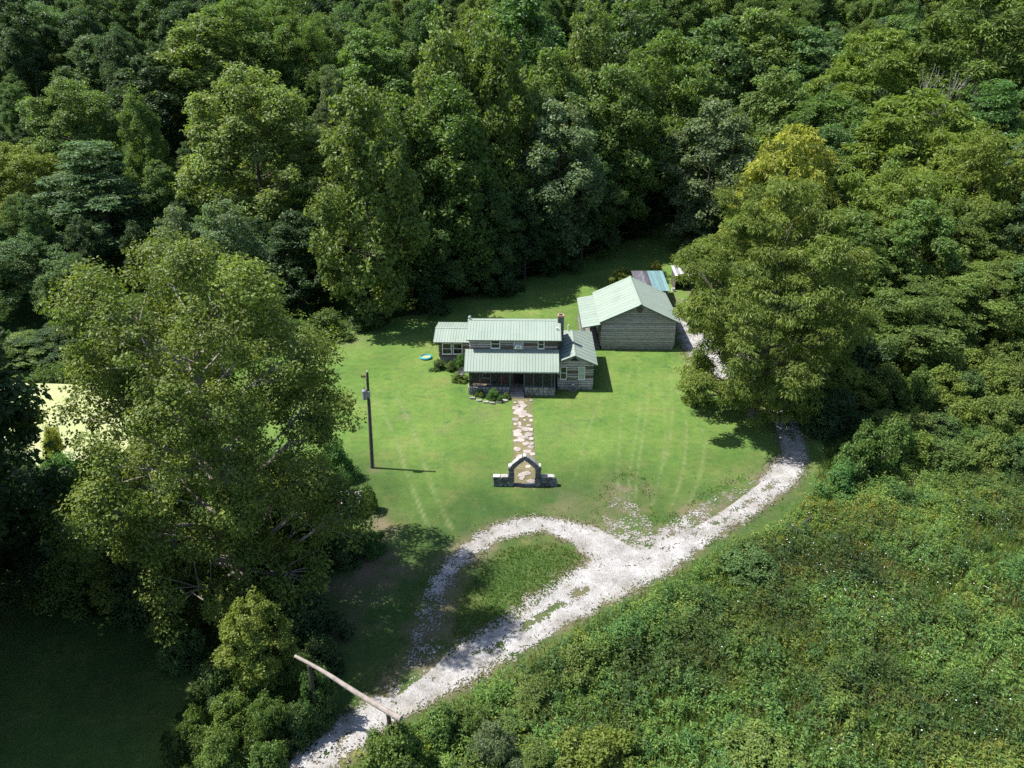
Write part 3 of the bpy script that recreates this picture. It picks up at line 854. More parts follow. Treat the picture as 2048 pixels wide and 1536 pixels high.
# right wing, gable to the front, hipped at the back
WX0, WX1, WY0, WY1, WR = 4.72, 8.4, 1.45, 10.2, 6.42
core = MB(); core.box(WX0 + .12, WX1 - .12, WY0 + .0, WY1, .1, 2.98); wing = core.build('wall', M['chink_dark'], H_)
m = MB(); m.prism([(WX0 + .1, 2.985), (WX1 - .1, 2.985), (WR, 3.8)], .12, 'y', WY0 + .03); m.build('gable_wall', M['log'], H_)
WW = [(5.32, .68), (7.2, .7)]
log_wall(wing, WX0, WX1, None, WY0 + .05, .38, 10, .262, [LOG, LOG, LOG, LOGW], [(x - w / 2, x + w / 2, 1.2, 2.72) for x, w in WW], rnd=rnd)
log_wall(wing, WX0, WX1, lambda z: (WR - (3.92 - z) * 2.1, WR + (3.92 - z) * 2.1), WY0 + .08, 3.0, 3, .25, [LOG], rnd=rnd)
log_wall(wing, WY0 + .2, WY1, None, WX1 - .06, .38, 10, .262, [LOG, LOGW], axis='y', rnd=rnd)
rubble(wing, WX0, WX1, 0, .36, WY0 + .06, 1, rnd=rnd, wmax=.7)
window(H_, 5.32, 1.24, .68, 1.44, WY0 - .06); window(H_, 7.2, 1.24, .7, 1.44, WY0 - .06, pane_mats=[M['pale_pane'], M['pale_pane']])
m = MB(); m.prism([(WR - .42, 3.36), (WR + .42, 3.36), (WR, 3.7)], .05, 'y', WY0 - .1); m.build('gable_vent', M['dark_wood'], H_)
EX0, EX1, EY0, EY1, EZ, RZ = 3.95, 8.75, 1.05, 10.4, 3.0, 4.02
RYB = EY1 - 2.2
wr = slab(H_, 'wing_roof', [[(EX0, EY0, EZ), (WR, EY0, RZ), (WR, RYB, RZ), (EX0, EY1, EZ)], [(WR, EY0, RZ), (EX1, EY0, EZ), (EX1, EY1, EZ), (WR, RYB, RZ)], [(EX0, EY1, EZ), (WR, RYB, RZ), (EX1, EY1, EZ)]], .1, M['green_trim'])
wl = math.hypot(WR - EX0, RZ - EZ); wrr = math.hypot(EX1 - WR, RZ - EZ); LY = EY1 - EY0
roof_slope(wr, (EX0, EY0, EZ), (0, 1, 0), (WR - EX0, 0, RZ - EZ), [(-.02, -.04), (LY, -.04), (LY - 2.2, wl), (-.02, wl)], M['green_metal'])
roof_slope(wr, (EX1, EY0, EZ), (0, 1, 0), (WR - EX1, 0, RZ - EZ), [(-.02, -.04), (LY, -.04), (LY - 2.2, wrr), (-.02, wrr)], M['green_metal'])
m = MB(); m.add([(WR - .15, EY0 - .03, RZ + .0), (WR, EY0 - .03, RZ + .075), (WR + .15, EY0 - .03, RZ + .0), (WR - .15, RYB, RZ + .0), (WR, RYB, RZ + .075), (WR + .15, RYB, RZ + .0)], [(0, 1, 4, 3), (1, 2, 5, 4)]); m.build('ridge_cap', M['green_metal'], wr)
m = MB(); m.tube([(6.0, 8.0, 3.6), (6.0, 8.0, 4.75)], [.06, .06], 8); m.build('vent_pipe', M['white'], H_)
m = MB(); m.box(4.52, 4.72, YW + 1.1, YW + 1.22, 5.92, 6.3); m.build('vent_pipe', M['white'], H_)
# left lean extension
LX0, LX1, LY0 = -8.35, -4.5, 7.75
m = MB(); m.box(LX0 + .12, LX1, LY0 + .0, LY0 + 4.7, .1, 2.75); lw = m.build('wall', M['chink'], H_)
LWN = [(-7.42, 1.08), (-6.22, 1.08)]
log_wall(lw, LX0, LX1, None, LY0 + .05, .95, 7, .265, [LOGW, LOGW, LOG], [(x - w / 2, x + w / 2, 1.2, 2.62) for x, w in LWN], gap=.09, rnd=rnd)
rubble(lw, LX0 + .05, LX1, 0, .92, LY0 + .1, 3, rnd=rnd)
for x, w in LWN: window(H_, x, 1.24, w, 1.36, LY0 - .06, frame=.1)
gable_roof(H_, -8.85, -4.3, LY0 - .42, 2.84, LY0 + 2.2, 3.5, LY0 + 5.2, 3.02)
m = MB(); m.lathe([(0, .0), (.14, .02), (.2, .12), (.14, .26), (0, .3)], 12, (-4.55, YW + 2.8, 6.62)); v = m.build('roof_vent', M['steel'], H_)
m = MB(); m.tube([(-4.55, YW + 2.8, 6.5), (-4.55, YW + 2.8, 6.64)], [.06, .06], 8); m.build('stem', M['steel'], v)

# satellite dish on the porch corner
SD = thing('satellite_dish', 'dark grey satellite dish at the left corner of the porch roof', 'dish', (H_.matrix_world @ Vector((0, 0, 0))))
SD.location = (-5.1, 73.3, 2.0)
m = MB(); m.lathe([(0, 0), (.2, .03), (.38, .11), (.4, .1), (.2, .0), (0, -.03)], 18); m.build('reflector', M['dark_metal'], SD, loc=(0, -.1, .65), rot=(math.radians(60), 0, math.radians(-25)))
m = MB(); m.tube([(.6, .2, 0), (.2, .1, .2), (0, 0, .6)], [.03, .03, .03], 6); m.build('mount', M['dark_metal'], SD)
m = MB(); m.tube([(0, -.1, .6), (-.12, -.5, .6)], [.015, .015], 5); m.box(-.17, -.08, -.58, -.48, .56, .66); m.build('feed_arm', M['dark_metal'], SD)

# red chair on the porch
CH = thing('porch_chair', 'red metal chair on the porch behind the screen left of the door', 'chair', (-.95, 74.25, .43))
m = MB(); m.box(-.26, .26, -.24, .24, .4, .45); m.build('seat', M['red'], CH)
m = MB(); m.prism([(-.26, .47), (.26, .47), (.27, .8), (.14, .98), (-.14, .98), (-.27, .8)], .04, 'y', .2); m.build('backrest', M['red'], CH)
for sx in (-.22, .22):
    for sy in (-.2, .2): m = MB(); m.tube([(sx, sy, 0), (sx, sy, .4)], [.02, .02], 5); m.build('leg', M['white'], CH)

# wagon wheel leaning on the wing wall
WH = thing('wagon_wheel', 'grey wooden wagon wheel leaning against the front of the right wing', 'wheel', (6.35, 74.05, 0))
WH.rotation_euler = (math.radians(-12), 0, math.radians(-1.3))
R_ = .72
m = MB()
n = 36
for k in range(n):
    t0, t1 = 2 * math.pi * k / n, 2 * math.pi * (k + 1) / n
    v = []
    for t in (t0, t1):
        for r in (R_ - .06, R_):
            for y in (-.03, .03): v.append((r * math.cos(t), y, R_ + r * math.sin(t)))
    m.add(v, [(0, 1, 5, 4), (2, 6, 7, 3), (0, 4, 6, 2), (1, 3, 7, 5)])
m.build('rim', M['wheel'], WH)
for k in range(16):
    t = 2 * math.pi * (k + .5) / 16
    m = MB(); m.tube([(.09 * math.cos(t), 0, R_ + .09 * math.sin(t)), ((R_ - .05) * math.cos(t), 0, R_ + (R_ - .05) * math.sin(t))], [.022, .018], 5); m.build('spoke', M['wheel'], WH)
m = MB(); m.lathe([(0, -.14), (.06, -.14), (.1, -.05), (.1, .05), (.06, .1), (0, .1)], 12); m.build('hub', M['white'], WH, loc=(0, 0, R_), rot=(math.radians(-90), 0, 0))

# ------------------------------------------------------------------ the log outbuilding
OB = thing('log_outbuilding', 'grey log outbuilding with pale green gabled roof and side porch behind the house', 'outbuilding', (0, 85.4, 0), math.radians(-.9))
OX0, OX1, OR, OL = 10.35, 18.9, 14.7, 9.9
m = MB(); m.box(OX0 + .14, OX1 - .14, .0, OL, .1, 3.55); ow = m.build('wall', M['chink'], OB)
m = MB(); m.prism([(OX0 + .16, 3.552), (OX1 - .16, 3.552), (OR, 5.45)], .12, 'y', .01); m.build('gable_wall', M['chink'], OB)
log_wall(ow, OX0, OX1, None, .05, .48, 12, .262, [LOG], gap=.05, rnd=rnd)
log_wall(ow, OX0, OX1, lambda z: (OR - (5.6 - z) * 2.08, OR + (5.6 - z) * 2.02), .05, 3.62, 7, .265, [LOG], gap=.095, rnd=rnd)
log_wall(ow, .2, OL, None, OX0 + .06, .48, 12, .262, [LOG, LOGW], [(2.2, 3.3, .3, 2.5)], axis='y', gap=.07, rnd=rnd)
log_wall(ow, .2, OL, None, OX1 - .06, .48, 12, .262, [LOG], axis='y', gap=.07, rnd=rnd)
rubble(ow, OX0 + .1, OX1 - .1, 0, .45, .07, 1, rnd=rnd, wmin=.18, wmax=.4, meshes=[rock_mesh(60 + i, M['stone_pale']) for i in range(3)])
m = MB(); m.prism([(OR - .08 + .36 * math.cos(k * math.pi / 4 + .39), 5.0 + .36 * math.sin(k * math.pi / 4 + .39)) for k in range(8)], .06, 'y', -.12); m.build('gable_plaque', M['log_warm'], OB)
orf = slab(OB, 'roof', [[(10.1, -.35, 3.52), (OR, -.35, 5.68), (OR, OL + .35, 5.68), (10.1, OL + .35, 3.52)], [(OR, -.35, 5.68), (19.3, -.35, 3.5), (19.3, OL + .35, 3.5), (OR, OL + .35, 5.68)]], .14, M['green_trim'])
l1 = math.hypot(OR - 10.1, 2.16); l2 = math.hypot(19.3 - OR, 2.18); LY = OL + .7
roof_slope(orf, (10.1, -.35, 3.52), (0, 1, 0), (OR - 10.1, 0, 2.16), [(-.02, -.05), (LY + .02, -.05), (LY + .02, l1), (-.02, l1)], M['green_metal'], ribh=.01)
roof_slope(orf, (19.3, -.35, 3.5), (0, 1, 0), (OR - 19.3, 0, 2.18), [(-.02, -.05), (LY + .02, -.05), (LY + .02, l2), (-.02, l2)], M['green_metal'], ribh=.01)
m = MB(); m.add([(OR - .2, -.39, 5.66), (OR, -.39, 5.775), (OR + .2, -.39, 5.66), (OR - .2, OL + .39, 5.66), (OR, OL + .39, 5.775), (OR + .2, OL + .39, 5.66)], [(0, 1, 4, 3), (1, 2, 5, 4)]); m.build('ridge_cap', M['green_metal'], orf)
pr = slab(OB, 'porch_roof', [[(8.15, -.2, 2.8), (10.24, -.2, 3.2), (10.24, OL + .3, 3.2), (8.15, OL + .3, 2.8)]], .1, M['green_trim'])
roof_slope(pr, (8.15, -.2, 2.8), (0, 1, 0), (2.09, 0, .4), [(-.02, -.05), (OL + .52, -.05), (OL + .52, 2.13), (-.02, 2.13)], M['green_metal'], ribh=.01)
for i in range(5):
    y = .05 + i * 2.35; m = MB(); m.box(8.35, 8.5, y, y + .15, .3, 2.78); m.build('post', M['white'], OB)
m = MB(); m.box(8.36, 8.49, .0, OL, 2.66, 2.78); m.build('beam', M['white'], OB)
m = MB(); m.box(8.25, OX0 - .08, 0, OL, 0, .3); m.build('porch_floor', M['mortar'], OB)
for yy in (.03,):
    m = MB(); m.box(8.5, OX0 - .1, yy, yy + .06, 1.05, 1.13); m.build('rail', M['log_warm'], OB)
    m = MB(); m.box(8.5, OX0 - .1, yy, yy + .06, .6, .66); m.build('rail', M['log_warm'], OB)
m = MB(); m.box(OX0 - .06, OX0 + .1, 2.25, 3.25, .3, 2.4); m.build('door', M['dark_wood'], OB)

# teal roofed shed
def board_walls(parent, x0, x1, y0, y1, z1, mat_, n=12):
    me = bevel_box('board', mat_, .05)
    w = (x1 - x0) / n
    for i in range(n): piece('board', me, parent, (x0 + w * (i + .5), y0, z1 / 2), (z1, .04, w * .94), (0, math.pi / 2, 0))
    k = max(3, int((y1 - y0) / w)); w2 = (y1 - y0) / k
    for i in range(k):
        for x in (x0, x1): piece('board', me, parent, (x, y0 + w2 * (i + .5), z1 / 2), (z1, w2 * .94, .04), (0, math.pi / 2, 0))
TS = thing('tin_shed', 'board shed with half rusted half teal tin roof behind the log outbuilding', 'shed', (0, 99.9, 0))
m = MB(); m.box(16.95, 20.75, .5, 5.6, 0, 2.1); tw = m.build('wall', M['dark_wood'], TS); board_walls(tw, 16.9, 20.8, .46, 5.64, 2.12, M['barn_board'])
sr = slab(TS, 'roof', [[(16.6, 0, 2.24), (20.95, 0, 2.24), (20.95, 6.1, 3.1), (16.6, 6.1, 3.1)]], .08, M['dark_wood'])
ml = [M['rust_roof']] * 4 + [M['teal_roof']] * 8
roof_slope(sr, (16.6, 0, 2.24), (1, 0, 0), (0, 6.1, .86), [(-.02, -.05), (4.37, -.05), (4.37, 6.2), (-.02, 6.2)], ml, pw=.55, ribs=2, ribh=.02)
# white roofed hut
WHT = thing('tin_hut', 'small open fronted dark hut with whitish striped tin roof right of the teal shed', 'hut', (23.1, 106.6, 0))
m = MB(); m.box(0, .06, .3, 3.3, 0, 2.05); m.build('side_wall', M['barn_board'], WHT); m = MB(); m.box(2.14, 2.2, .3, 3.3, 0, 2.05); m.build('side_wall', M['barn_board'], WHT)
m = MB(); m.box(.062, 2.138, 3.2, 3.26, 0, 2.3); m.build('back_wall', M['dark_wood'], WHT)
hr = slab(WHT, 'roof', [[(-.15, 0, 2.16), (2.35, 0, 2.16), (2.35, 3.5, 2.6), (-.15, 3.5, 2.6)]], .06, M['dark_wood'])
roof_slope(hr, (-.15, 0, 2.16), (1, 0, 0), (0, 3.5, .44), [(-.03, -.04), (2.53, -.04), (2.53, 3.55), (-.03, 3.55)], [M['white_tin'], M['steel']], pw=.42, ribs=2)
m = MB(); m.lathe([(0, 0), (.2, 0), (.25, .5), (.24, .5), (.19, .05)], 14); b_ = m.build('bucket', M['white'], None, loc=(22.75, 106.3, 0)); tag(b_, 'white plastic tub on the grass beside the tin hut', 'tub')

# little shingled well house under the sycamore
WE = thing('well_house', 'small pale blue shed with pinkish grey shingle roof half hidden by the sycamore', 'shed', (-14.9, 51.2, 0), math.radians(2))
m = MB(); m.box(.1, 3.0, .12, 2.2, 0, 1.0); m.build('wall', M['blue_wall'], WE)
m = MB(); m.prism([(.12, 1.002), (2.2, 1.002), (1.16, 1.6)], 2.86, 'x', .12); m.build('gable_wall', M['blue_wall'], WE)
wf = slab(WE, 'roof', [[(0, -.15, .96), (3.1, -.15, .96), (3.1, 1.15, 1.72), (0, 1.15, 1.72)], [(0, 1.15, 1.72), (3.1, 1.15, 1.72), (3.1, 2.45, .96), (0, 2.45, .96)]], .06, M['white'])
sh = bevel_box('shingle', M['shingle'], .05)
for i in range(7):
    t = (i + .5) / 7
    for j in range(6): piece('shingle', sh, wf, (.26 + j * .517, -.15 + 1.3 * t, .96 + .76 * t + .02), (.5, .23, .02), (math.radians(30 - 4), 0, 0))

# ------------------------------------------------------------------ stone gate arch
GA = thing('stone_arch_gate', 'rough stone gateway with pointed arch and short side walls at the path foot', 'gateway', (1.05, 56.0, 0))
rg = random.Random(31)
TH = .5
def stone_at(c, s, ry=0, me=None): piece('stone', me or rg.choice(ROCKA), GA, c, s, (rg.uniform(-.03, .03), ry, rg.uniform(-.03, .03)))
for sgn in (-1, 1):
    z = 0
    for hgt in (.42, .36, .4, .34, .3):
        stone_at((sgn * 1.12, 0, z + hgt / 2), (.52 + rg.uniform(-.04, .05), TH + rg.uniform(-.03, .05), hgt * 1.02)); z += hgt
    # arch ring
    pts = [(1.13, 1.74), (.90, 2.03), (.62, 2.31), (.34, 2.56), (.10, 2.74)]
    for i in range(len(pts) - 1):
        (a, b), (c, d_) = pts[i], pts[i + 1]
        L = math.hypot(c - a, d_ - b); ang = math.atan2(d_ - b, a - c)
        stone_at((sgn * (a + c) / 2, 0, (b + d_) / 2 - .02), (L * 1.14, TH + rg.uniform(-.02, .06), .46), sgn * ang)
        piece('coping', rg.choice(ROCKC), GA, (sgn * ((a + c) / 2 + .19 * math.sin(ang)), 0, (b + d_) / 2 + .19 * math.cos(ang) - .01), (L * 1.1, TH + .06, .07), (0, sgn * ang, 0))
    stone_at((sgn * 1.24, .02, 1.93), (.24, TH, .2), 0, ROCKC[0])
piece('coping', ROCKC[1], GA, (0, 0, 2.93), (.3, TH + .04, .1)); stone_at((0, 0, 2.72), (.36, TH, .34))
stone_at((-.55, .02, .07), (.7, TH * .9, .17)); stone_at((.2, .02, .05), (.85, TH * .9, .13)); stone_at((.72, .02, .08), (.4, TH * .9, .2))
for sgn, L in ((-1, 1.28), (1, 1.4)):
    x0 = 1.36
    for r_, hgt in ((0, .3), (.3, .32), (.62, .28)):
        u = x0
        while u < x0 + L - .05:
            w = min(rg.uniform(.3, .6), x0 + L - u)
            if r_ == .62 and sgn == 1 and u > x0 + .9: break
            stone_at((sgn * (u + w / 2), 0, r_ + hgt / 2), (w * 1.0, TH * .95, hgt * 1.03)); u += w
    for k in range(2):
        w = L / 2
        if sgn == 1 and k == 1: piece('coping', ROCKC[k], GA, (sgn * (x0 + .85), 0, .95), (.6, TH + .02, .1), (0, .06, 0))
        else: piece('coping', ROCKC[k], GA, (sgn * (x0 + w * (k + .5)), 0, .95), (w, TH + .02, .1))

# ------------------------------------------------------------------ utility pole
b0 = P(744, 936)
UP = thing('utility_pole', 'weathered wooden utility pole with grey transformer standing on the left lawn', 'pole', b0)
m = MB(); m.tube([(0, 0, -.2), (.1, 0, 3), (.2, 0, 6.2), (.3, 0, 9.15)], [.15, .135, .12, .1], 10); m.build('shaft', M['pole'], UP)
m = MB(); m.lathe([(0, 0), (.2, .0), (.22, .06), (.22, .78), (.16, .88), (0, .9)], 14, (-.04, -.12, 6.75)); tr = m.build('transformer', M['steel'], UP)
m = MB(); m.lathe([(0, 0), (.035, 0), (.05, .06), (.03, .1), (.05, .15), (.03, .22), (0, .25)], 8, (-.04, -.12, 7.65)); m.build('bushing', M['ceramic'], tr)
m = MB(); m.box(.14, .4, -.2, .06, 6.9, 7.45); m.build('bracket', M['steel'], UP)
m = MB(); m.tube([(.3, 0, 8.75), (-.2, 0, 8.8)], [.025, .025], 6); m.build('insulator_arm', M['dark_metal'], UP)
for x in (.08, -.07, -.2): m = MB(); m.lathe([(0, -.12), (.07, -.1), (.04, -.03), (.08, .0), (.04, .06), (.07, .1), (0, .12)], 8, (x, 0, 8.78)); m.build('insulator', M['ceramic'], UP)
m = MB(); m.tube([(.2, -.06, 0), (.28, -.06, 3), (.36, -.06, 6.7)], [.035, .035, .035], 6); m.build('conduit', M['steel'], UP)
m = MB(); m.lathe([(0, 0), (.05, 0), (.05, .16), (0, .2)], 8, (.3, 0, 9.12)); m.build('top_insulator', M['white'], UP)
m = MB(); m.tube([(.24, 0, 7.5), (-.3, -.1, 7.75)], [.02, .02], 6); m.build('cutout_arm', M['steel'], UP)

# ------------------------------------------------------------------ log header over the drive entrance
zl = 4.3
pa = P(590, 1312, zl + .35); pb = P(802, 1437, zl)
GT = thing('log_gate', 'pale bleached log carried on dark posts over the drive entrance', 'gate', ((pa.x + pb.x) / 2, (pa.y + pb.y) / 2, 0))
c0 = Vector(GT.location)
m = MB(); n = 9; pts = []; rad = []
for i in range(n):
    t = i / (n - 1); p = pa.lerp(pb, t) - c0; p.z += .05 * math.sin(t * 5); p.y += .04 * math.sin(t * 7)
    pts.append(p); rad.append(.085 + .08 * t)
m.tube(pts, rad, 10); m.build('header_log', M['pale_log'], GT)
for t in (.14, .885):
    p = pa.lerp(pb, t) - c0
    m = MB(); m.tube([(p.x, p.y, -.1), (p.x + .03, p.y, p.z * .5), (p.x, p.y, p.z - .09)], [.14, .125, .11], 8); m.build('post', M['pole'], GT)

# old rail fence stub beside the drive
pf = P(1581, 1075); pg = P(1622, 1046)
FS = thing('rail_fence', 'short weathered fence post with one dark rail beside the drive bend', 'fence', pf)
m = MB(); m.tube([(0, 0, -.1), (.02, 0, .5), (.0, .0, 1.15)], [.11, .11, .1], 7); m.build('post', M['wheel'], FS)
q = pg - pf
m = MB(); m.tube([(.1, .08, .55), (q.x * .6, q.y * .6, .62), (q.x, q.y, .6)], [.07, .08, .06], 6); m.build('rail', M['pole'], FS)
m = MB(); m.tube([(q.x, q.y, -.1), (q.x, q.y, .8)], [.09, .08], 7); m.build('post', M['pole'], FS)

# kiddie pool
pk = P(852, 717)
KP = thing('paddling_pool', 'round bright blue paddling pool on the lawn left of the house', 'pool', pk)
m = MB(); m.lathe([(.52, .04), (.6, .02), (.67, .1), (.69, .2), (.64, .29), (.58, .3), (.55, .22), (.53, .05), (0, .05)], 26); m.build('shell', M['pool_blue'], KP)
m = MB(); m.lathe([(.545, .16), (0, .16)], 24); m.build('water', M['pond'], KP)

# ------------------------------------------------------------------ foliage
def unit(a):
    return a / np.maximum(np.linalg.norm(a, axis=-1, keepdims=True), 1e-9)

def leaf_quads(pos, nrm, axis, length, width, fold=0.12):
    """diamond leaves: pos base, nrm facing, axis pointing"""
    axis = unit(axis - nrm * np.sum(axis * nrm, -1, keepdims=True))
    side = np.cross(nrm, axis)
    L = length[:, None]; W = width[:, None]
    v = np.stack([pos, pos + axis * L * .45 + side * W * .5 + nrm * L * fold, pos + axis * L, pos + axis * L * .45 - side * W * .5 + nrm * L * fold], 1)
    return v

def rand_dir(rng, n):
    return unit(rng.normal(size=(n, 3)))

PROF = {
    'round': lambda t: np.sqrt(np.clip(1 - (1.75 * t - .78) ** 2, 0.02, 1)),
    'poplar': lambda t: np.clip(np.minimum(t * 3.0 + .5, 1) * (1 - t) ** .36 * 1.08, .1, 1),
    'walnut': lambda t: np.sqrt(np.clip(1 - (1.6 * t - .72) ** 2, 0.03, 1)),
    'edge': lambda t: np.clip((1 - t ** 2.2) ** .6, .1, 1) * (.78 + .22 * np.minimum(t * 4, 1)),
    'cone': lambda t: np.clip(1.02 - t, .06, 1) ** .75,
    'bush': lambda t: np.sqrt(np.clip(1 - t ** 2, 0.05, 1)),
}

def crown_data(seed, H, base, R, prof, lobes, tufts, leaves, lsize, lobe_r, tuft_r, aspect=.62, up=.6, droop=0.0, vert=1.0, tuft_flat=.75, tintvar=.22, in_rad=.62, wob=1.0):
    """lobes on the crown's outline, leaf tufts on the lobes, leaves on the tufts"""
    rng = np.random.default_rng(seed)
    hc = H - base
    # lobes spread evenly up the crown by area
    tt = np.linspace(0.0, 1.0, 200); w = PROF[prof](tt) + .12; cdf = np.cumsum(w); cdf /= cdf[-1]
    t = np.interp((np.arange(lobes) + rng.uniform(.2, .8, lobes)) / lobes, cdf, tt)
    ang = np.arange(lobes) * 2.39996 + rng.uniform(-.5, .5, lobes)
    q = rng.uniform(0, 6.283, 3)
    irr = 1 + wob * (.13 * np.sin(2 * ang + q[0] + 3 * t) + .10 * np.sin(3 * ang + q[1] - 4 * t) + .07 * np.sin(5 * ang + q[2]))
    rad = R * PROF[prof](t) * irr * rng.uniform(in_rad, 1.0, lobes)
    rl = lobe_r * rng.uniform(.6, 1.4, lobes)
    rad = np.maximum(rad - rl * .45, 0)
    lc = np.stack([np.cos(ang) * rad, np.sin(ang) * rad, base + hc * t * .96 - rl * .2], -1)
    lc[-1, :2] *= .2
    n1 = lobes * tufts
    L = np.repeat(np.arange(lobes), tufts)
    d = rand_dir(rng, n1); d[:, 2] = d[:, 2] * .8 + .25
    out = lc.copy(); out[:, 2] = 0; out = unit(out + 1e-6)
    d = unit(d + .45 * out[L])
    tc = lc[L] + d * (rl[L] * rng.uniform(.55, 1.05, n1))[:, None] * np.array([1, 1, vert])
    tc[:, 2] = np.maximum(tc[:, 2], .25)
    tr_ = tuft_r * rng.uniform(.6, 1.35, n1)
    lobe_t = rng.uniform(.88, 1.1, lobes); tuft_t = rng.uniform(.85, 1.15, n1)
    T = np.repeat(np.arange(n1), leaves); n2 = len(T)
    e = rand_dir(rng, n2); e[:, 2] = e[:, 2] * tuft_flat + .18
    pos = tc[T] + e * (tr_[T] * rng.uniform(.25, 1.0, n2) ** .6)[:, None] * np.array([1, 1, vert ** .5])
    pos[:, 2] = np.maximum(pos[:, 2], .05)
    nrm = unit(e * .55 + d[T] * .35 + np.array([0, 0, up * .7]) + rng.normal(size=(n2, 3)) * .5)
    ax = unit(e * .8 + rng.normal(size=(n2, 3)) * .6 + np.array([0, 0, -droop]))
    ln = lsize * rng.uniform(.65, 1.35, n2)
    v = leaf_quads(pos, nrm, ax, ln, ln * aspect * rng.uniform(.8, 1.2, n2))
    b = (lobe_t[L][T] * tuft_t[T] * rng.uniform(1 - tintvar, 1 + tintvar, n2))
    yel = rng.uniform(-.10, .10, n2) + rng.uniform(-.05, .06, n1)[T]
    tint = np.stack([b * (1 + yel), b, b * (1 - yel * .8)], -1)
    return v.reshape(-1, 3), np.arange(n2 * 4).reshape(-1, 4), tint, lc, tc, L

def tree_wood(H, base, lc, tc, L, seed, r0, mat_, branches=1.0, sides=7, name='trunk', bend=.02):
    rng = random.Random(seed)
    m = MB()
    top = H * .84
    wob = [(rng.uniform(-bend, bend) * H, rng.uniform(-bend, bend) * H) for _ in range(5)]
    def axis_pt(z):
        t = max(0, min(1, z / top)) * 4; i = min(int(t), 3); f = t - i
        return Vector((wob[i][0] * (1 - f) + wob[i + 1][0] * f, wob[i][1] * (1 - f) + wob[i + 1][1] * f, z)) - Vector((wob[0][0], wob[0][1], 0))
    zs = [-.3, .25, H * .12, H * .3, H * .5, H * .7, top]
    m.tube([axis_pt(max(z, 0)) + Vector((0, 0, min(z, 0))) for z in zs], [r0 * 1.5, r0 * 1.15, r0, r0 * .82, r0 * .55, r0 * .3, r0 * .06], sides)
    for i in range(len(lc)):
        c = Vector(lc[i]); rr_ = math.hypot(c.x, c.y)
        z0 = max(min(c.z - rr_ * rng.uniform(.45, .9), top * .95), H * .1)
        a = axis_pt(z0); mid = a.lerp(c, .5) + Vector((0, 0, -.08 * rr_))
        rb = max(r0 * .34 * (1 - z0 / H * .7), .03)
        m.tube([a, mid, c], [rb, rb * .65, rb * .3], 5, cap=False)
        if branches > 0:
            ks = [j for j in range(len(L)) if L[j] == i]
            for j in ks[:max(1, int(len(ks) * branches))]:
                e = Vector(tc[j]); s = mid.lerp(c, rng.uniform(.2, .95))
                m.tube([s, s.lerp(e, .5) + Vector((0, 0, .1)), e], [rb * .3, rb * .2, rb * .08], 3, cap=False)
    return m.mesh(name, mat_)

PROTO = {}
def proto(key, seed, H, base, R, prof, lobes, tufts, leaves, lsize, lobe_r, tuft_r, r0=.28, bark='bark', branches=.3, **kw):
    v, f, tint, lc, tc, L = crown_data(seed, H, base, R, prof, lobes, tufts, leaves, lsize, lobe_r, tuft_r, **kw)
    PROTO[key] = (npmesh('crown', v, f, M['leaf'], tint), tree_wood(H, base, lc, tc, L, seed, r0, M[bark], branches), H, R)

# forest trees 20 m tall and 10 m broad before scaling
proto('round0', 1, 20, 4.5, 5, 'round', 24, 17, 72, .36, 2.0, .74)
proto('round1', 2, 20, 4.0, 5, 'round', 28, 15, 70, .35, 1.8, .70)
proto('round2', 3, 20, 5.0, 5, 'round', 20, 19, 78, .36, 2.3, .80)
proto('poplar0', 11, 20, 2.0, 5, 'poplar', 38, 15, 52, .36, 1.6, .62, vert=1.5, up=.25)
proto('poplar1', 12, 20, 2.5, 5, 'poplar', 42, 14, 52, .35, 1.5, .60, vert=1.5, up=.25)
proto('poplar2', 13, 20, 1.5, 5, 'poplar', 34, 16, 54, .37, 1.8, .66, vert=1.4, up=.25)
proto('walnut0', 21, 20, 4.0, 5, 'walnut', 24, 16, 66, .50, 1.9, .70, aspect=.32, droop=.7, up=.5, tuft_flat=.6)
proto('walnut1', 22, 20, 4.5, 5, 'walnut', 28, 15, 64, .48, 1.75, .66, aspect=.32, droop=.7, up=.5, tuft_flat=.6)
proto('edge0', 31, 20, .6, 5, 'edge', 42, 13, 54, .36, 1.6, .66)
proto('edge1', 32, 20, .6, 5, 'edge', 38, 15, 52, .37, 1.75, .7, droop=.4)
proto('cone0', 41, 20, 1.0, 5, 'cone', 46, 13, 52, .36, 1.3, .55, aspect=.35, droop=.5, tuft_flat=.4)
proto('dome0', 61, 20, 3.0, 8.5, 'round', 46, 17, 62, .36, 2.3, .80, in_rad=.45)
proto('dome1', 62, 20, 2.5, 8.5, 'walnut', 50, 16, 60, .48, 2.1, .76, aspect=.32, droop=.7, up=.5, tuft_flat=.6, in_rad=.45)
# shrubs 3 m tall and 4 m broad before scaling
proto('bush0', 51, 3, .15, 2, 'bush', 18, 12, 50, .165, .72, .32, r0=.05, branches=.3, in_rad=.3, wob=1.9)
proto('bush1', 52, 3, .15, 2, 'bush', 22, 11, 50, .17, .62, .3, r0=.05, branches=.3, up=.3, in_rad=.3, wob=1.9)
proto('bush2', 53, 3, .12, 2, 'bush', 24, 11, 46, .24, .6, .28, r0=.05, branches=.2, aspect=.24, droop=.7, vert=1.3, in_rad=.3, wob=1.9)
proto('bush3', 54, 3, .12, 2, 'edge', 28, 10, 48, .16, .52, .27, r0=.05, branches=.3, vert=1.35)

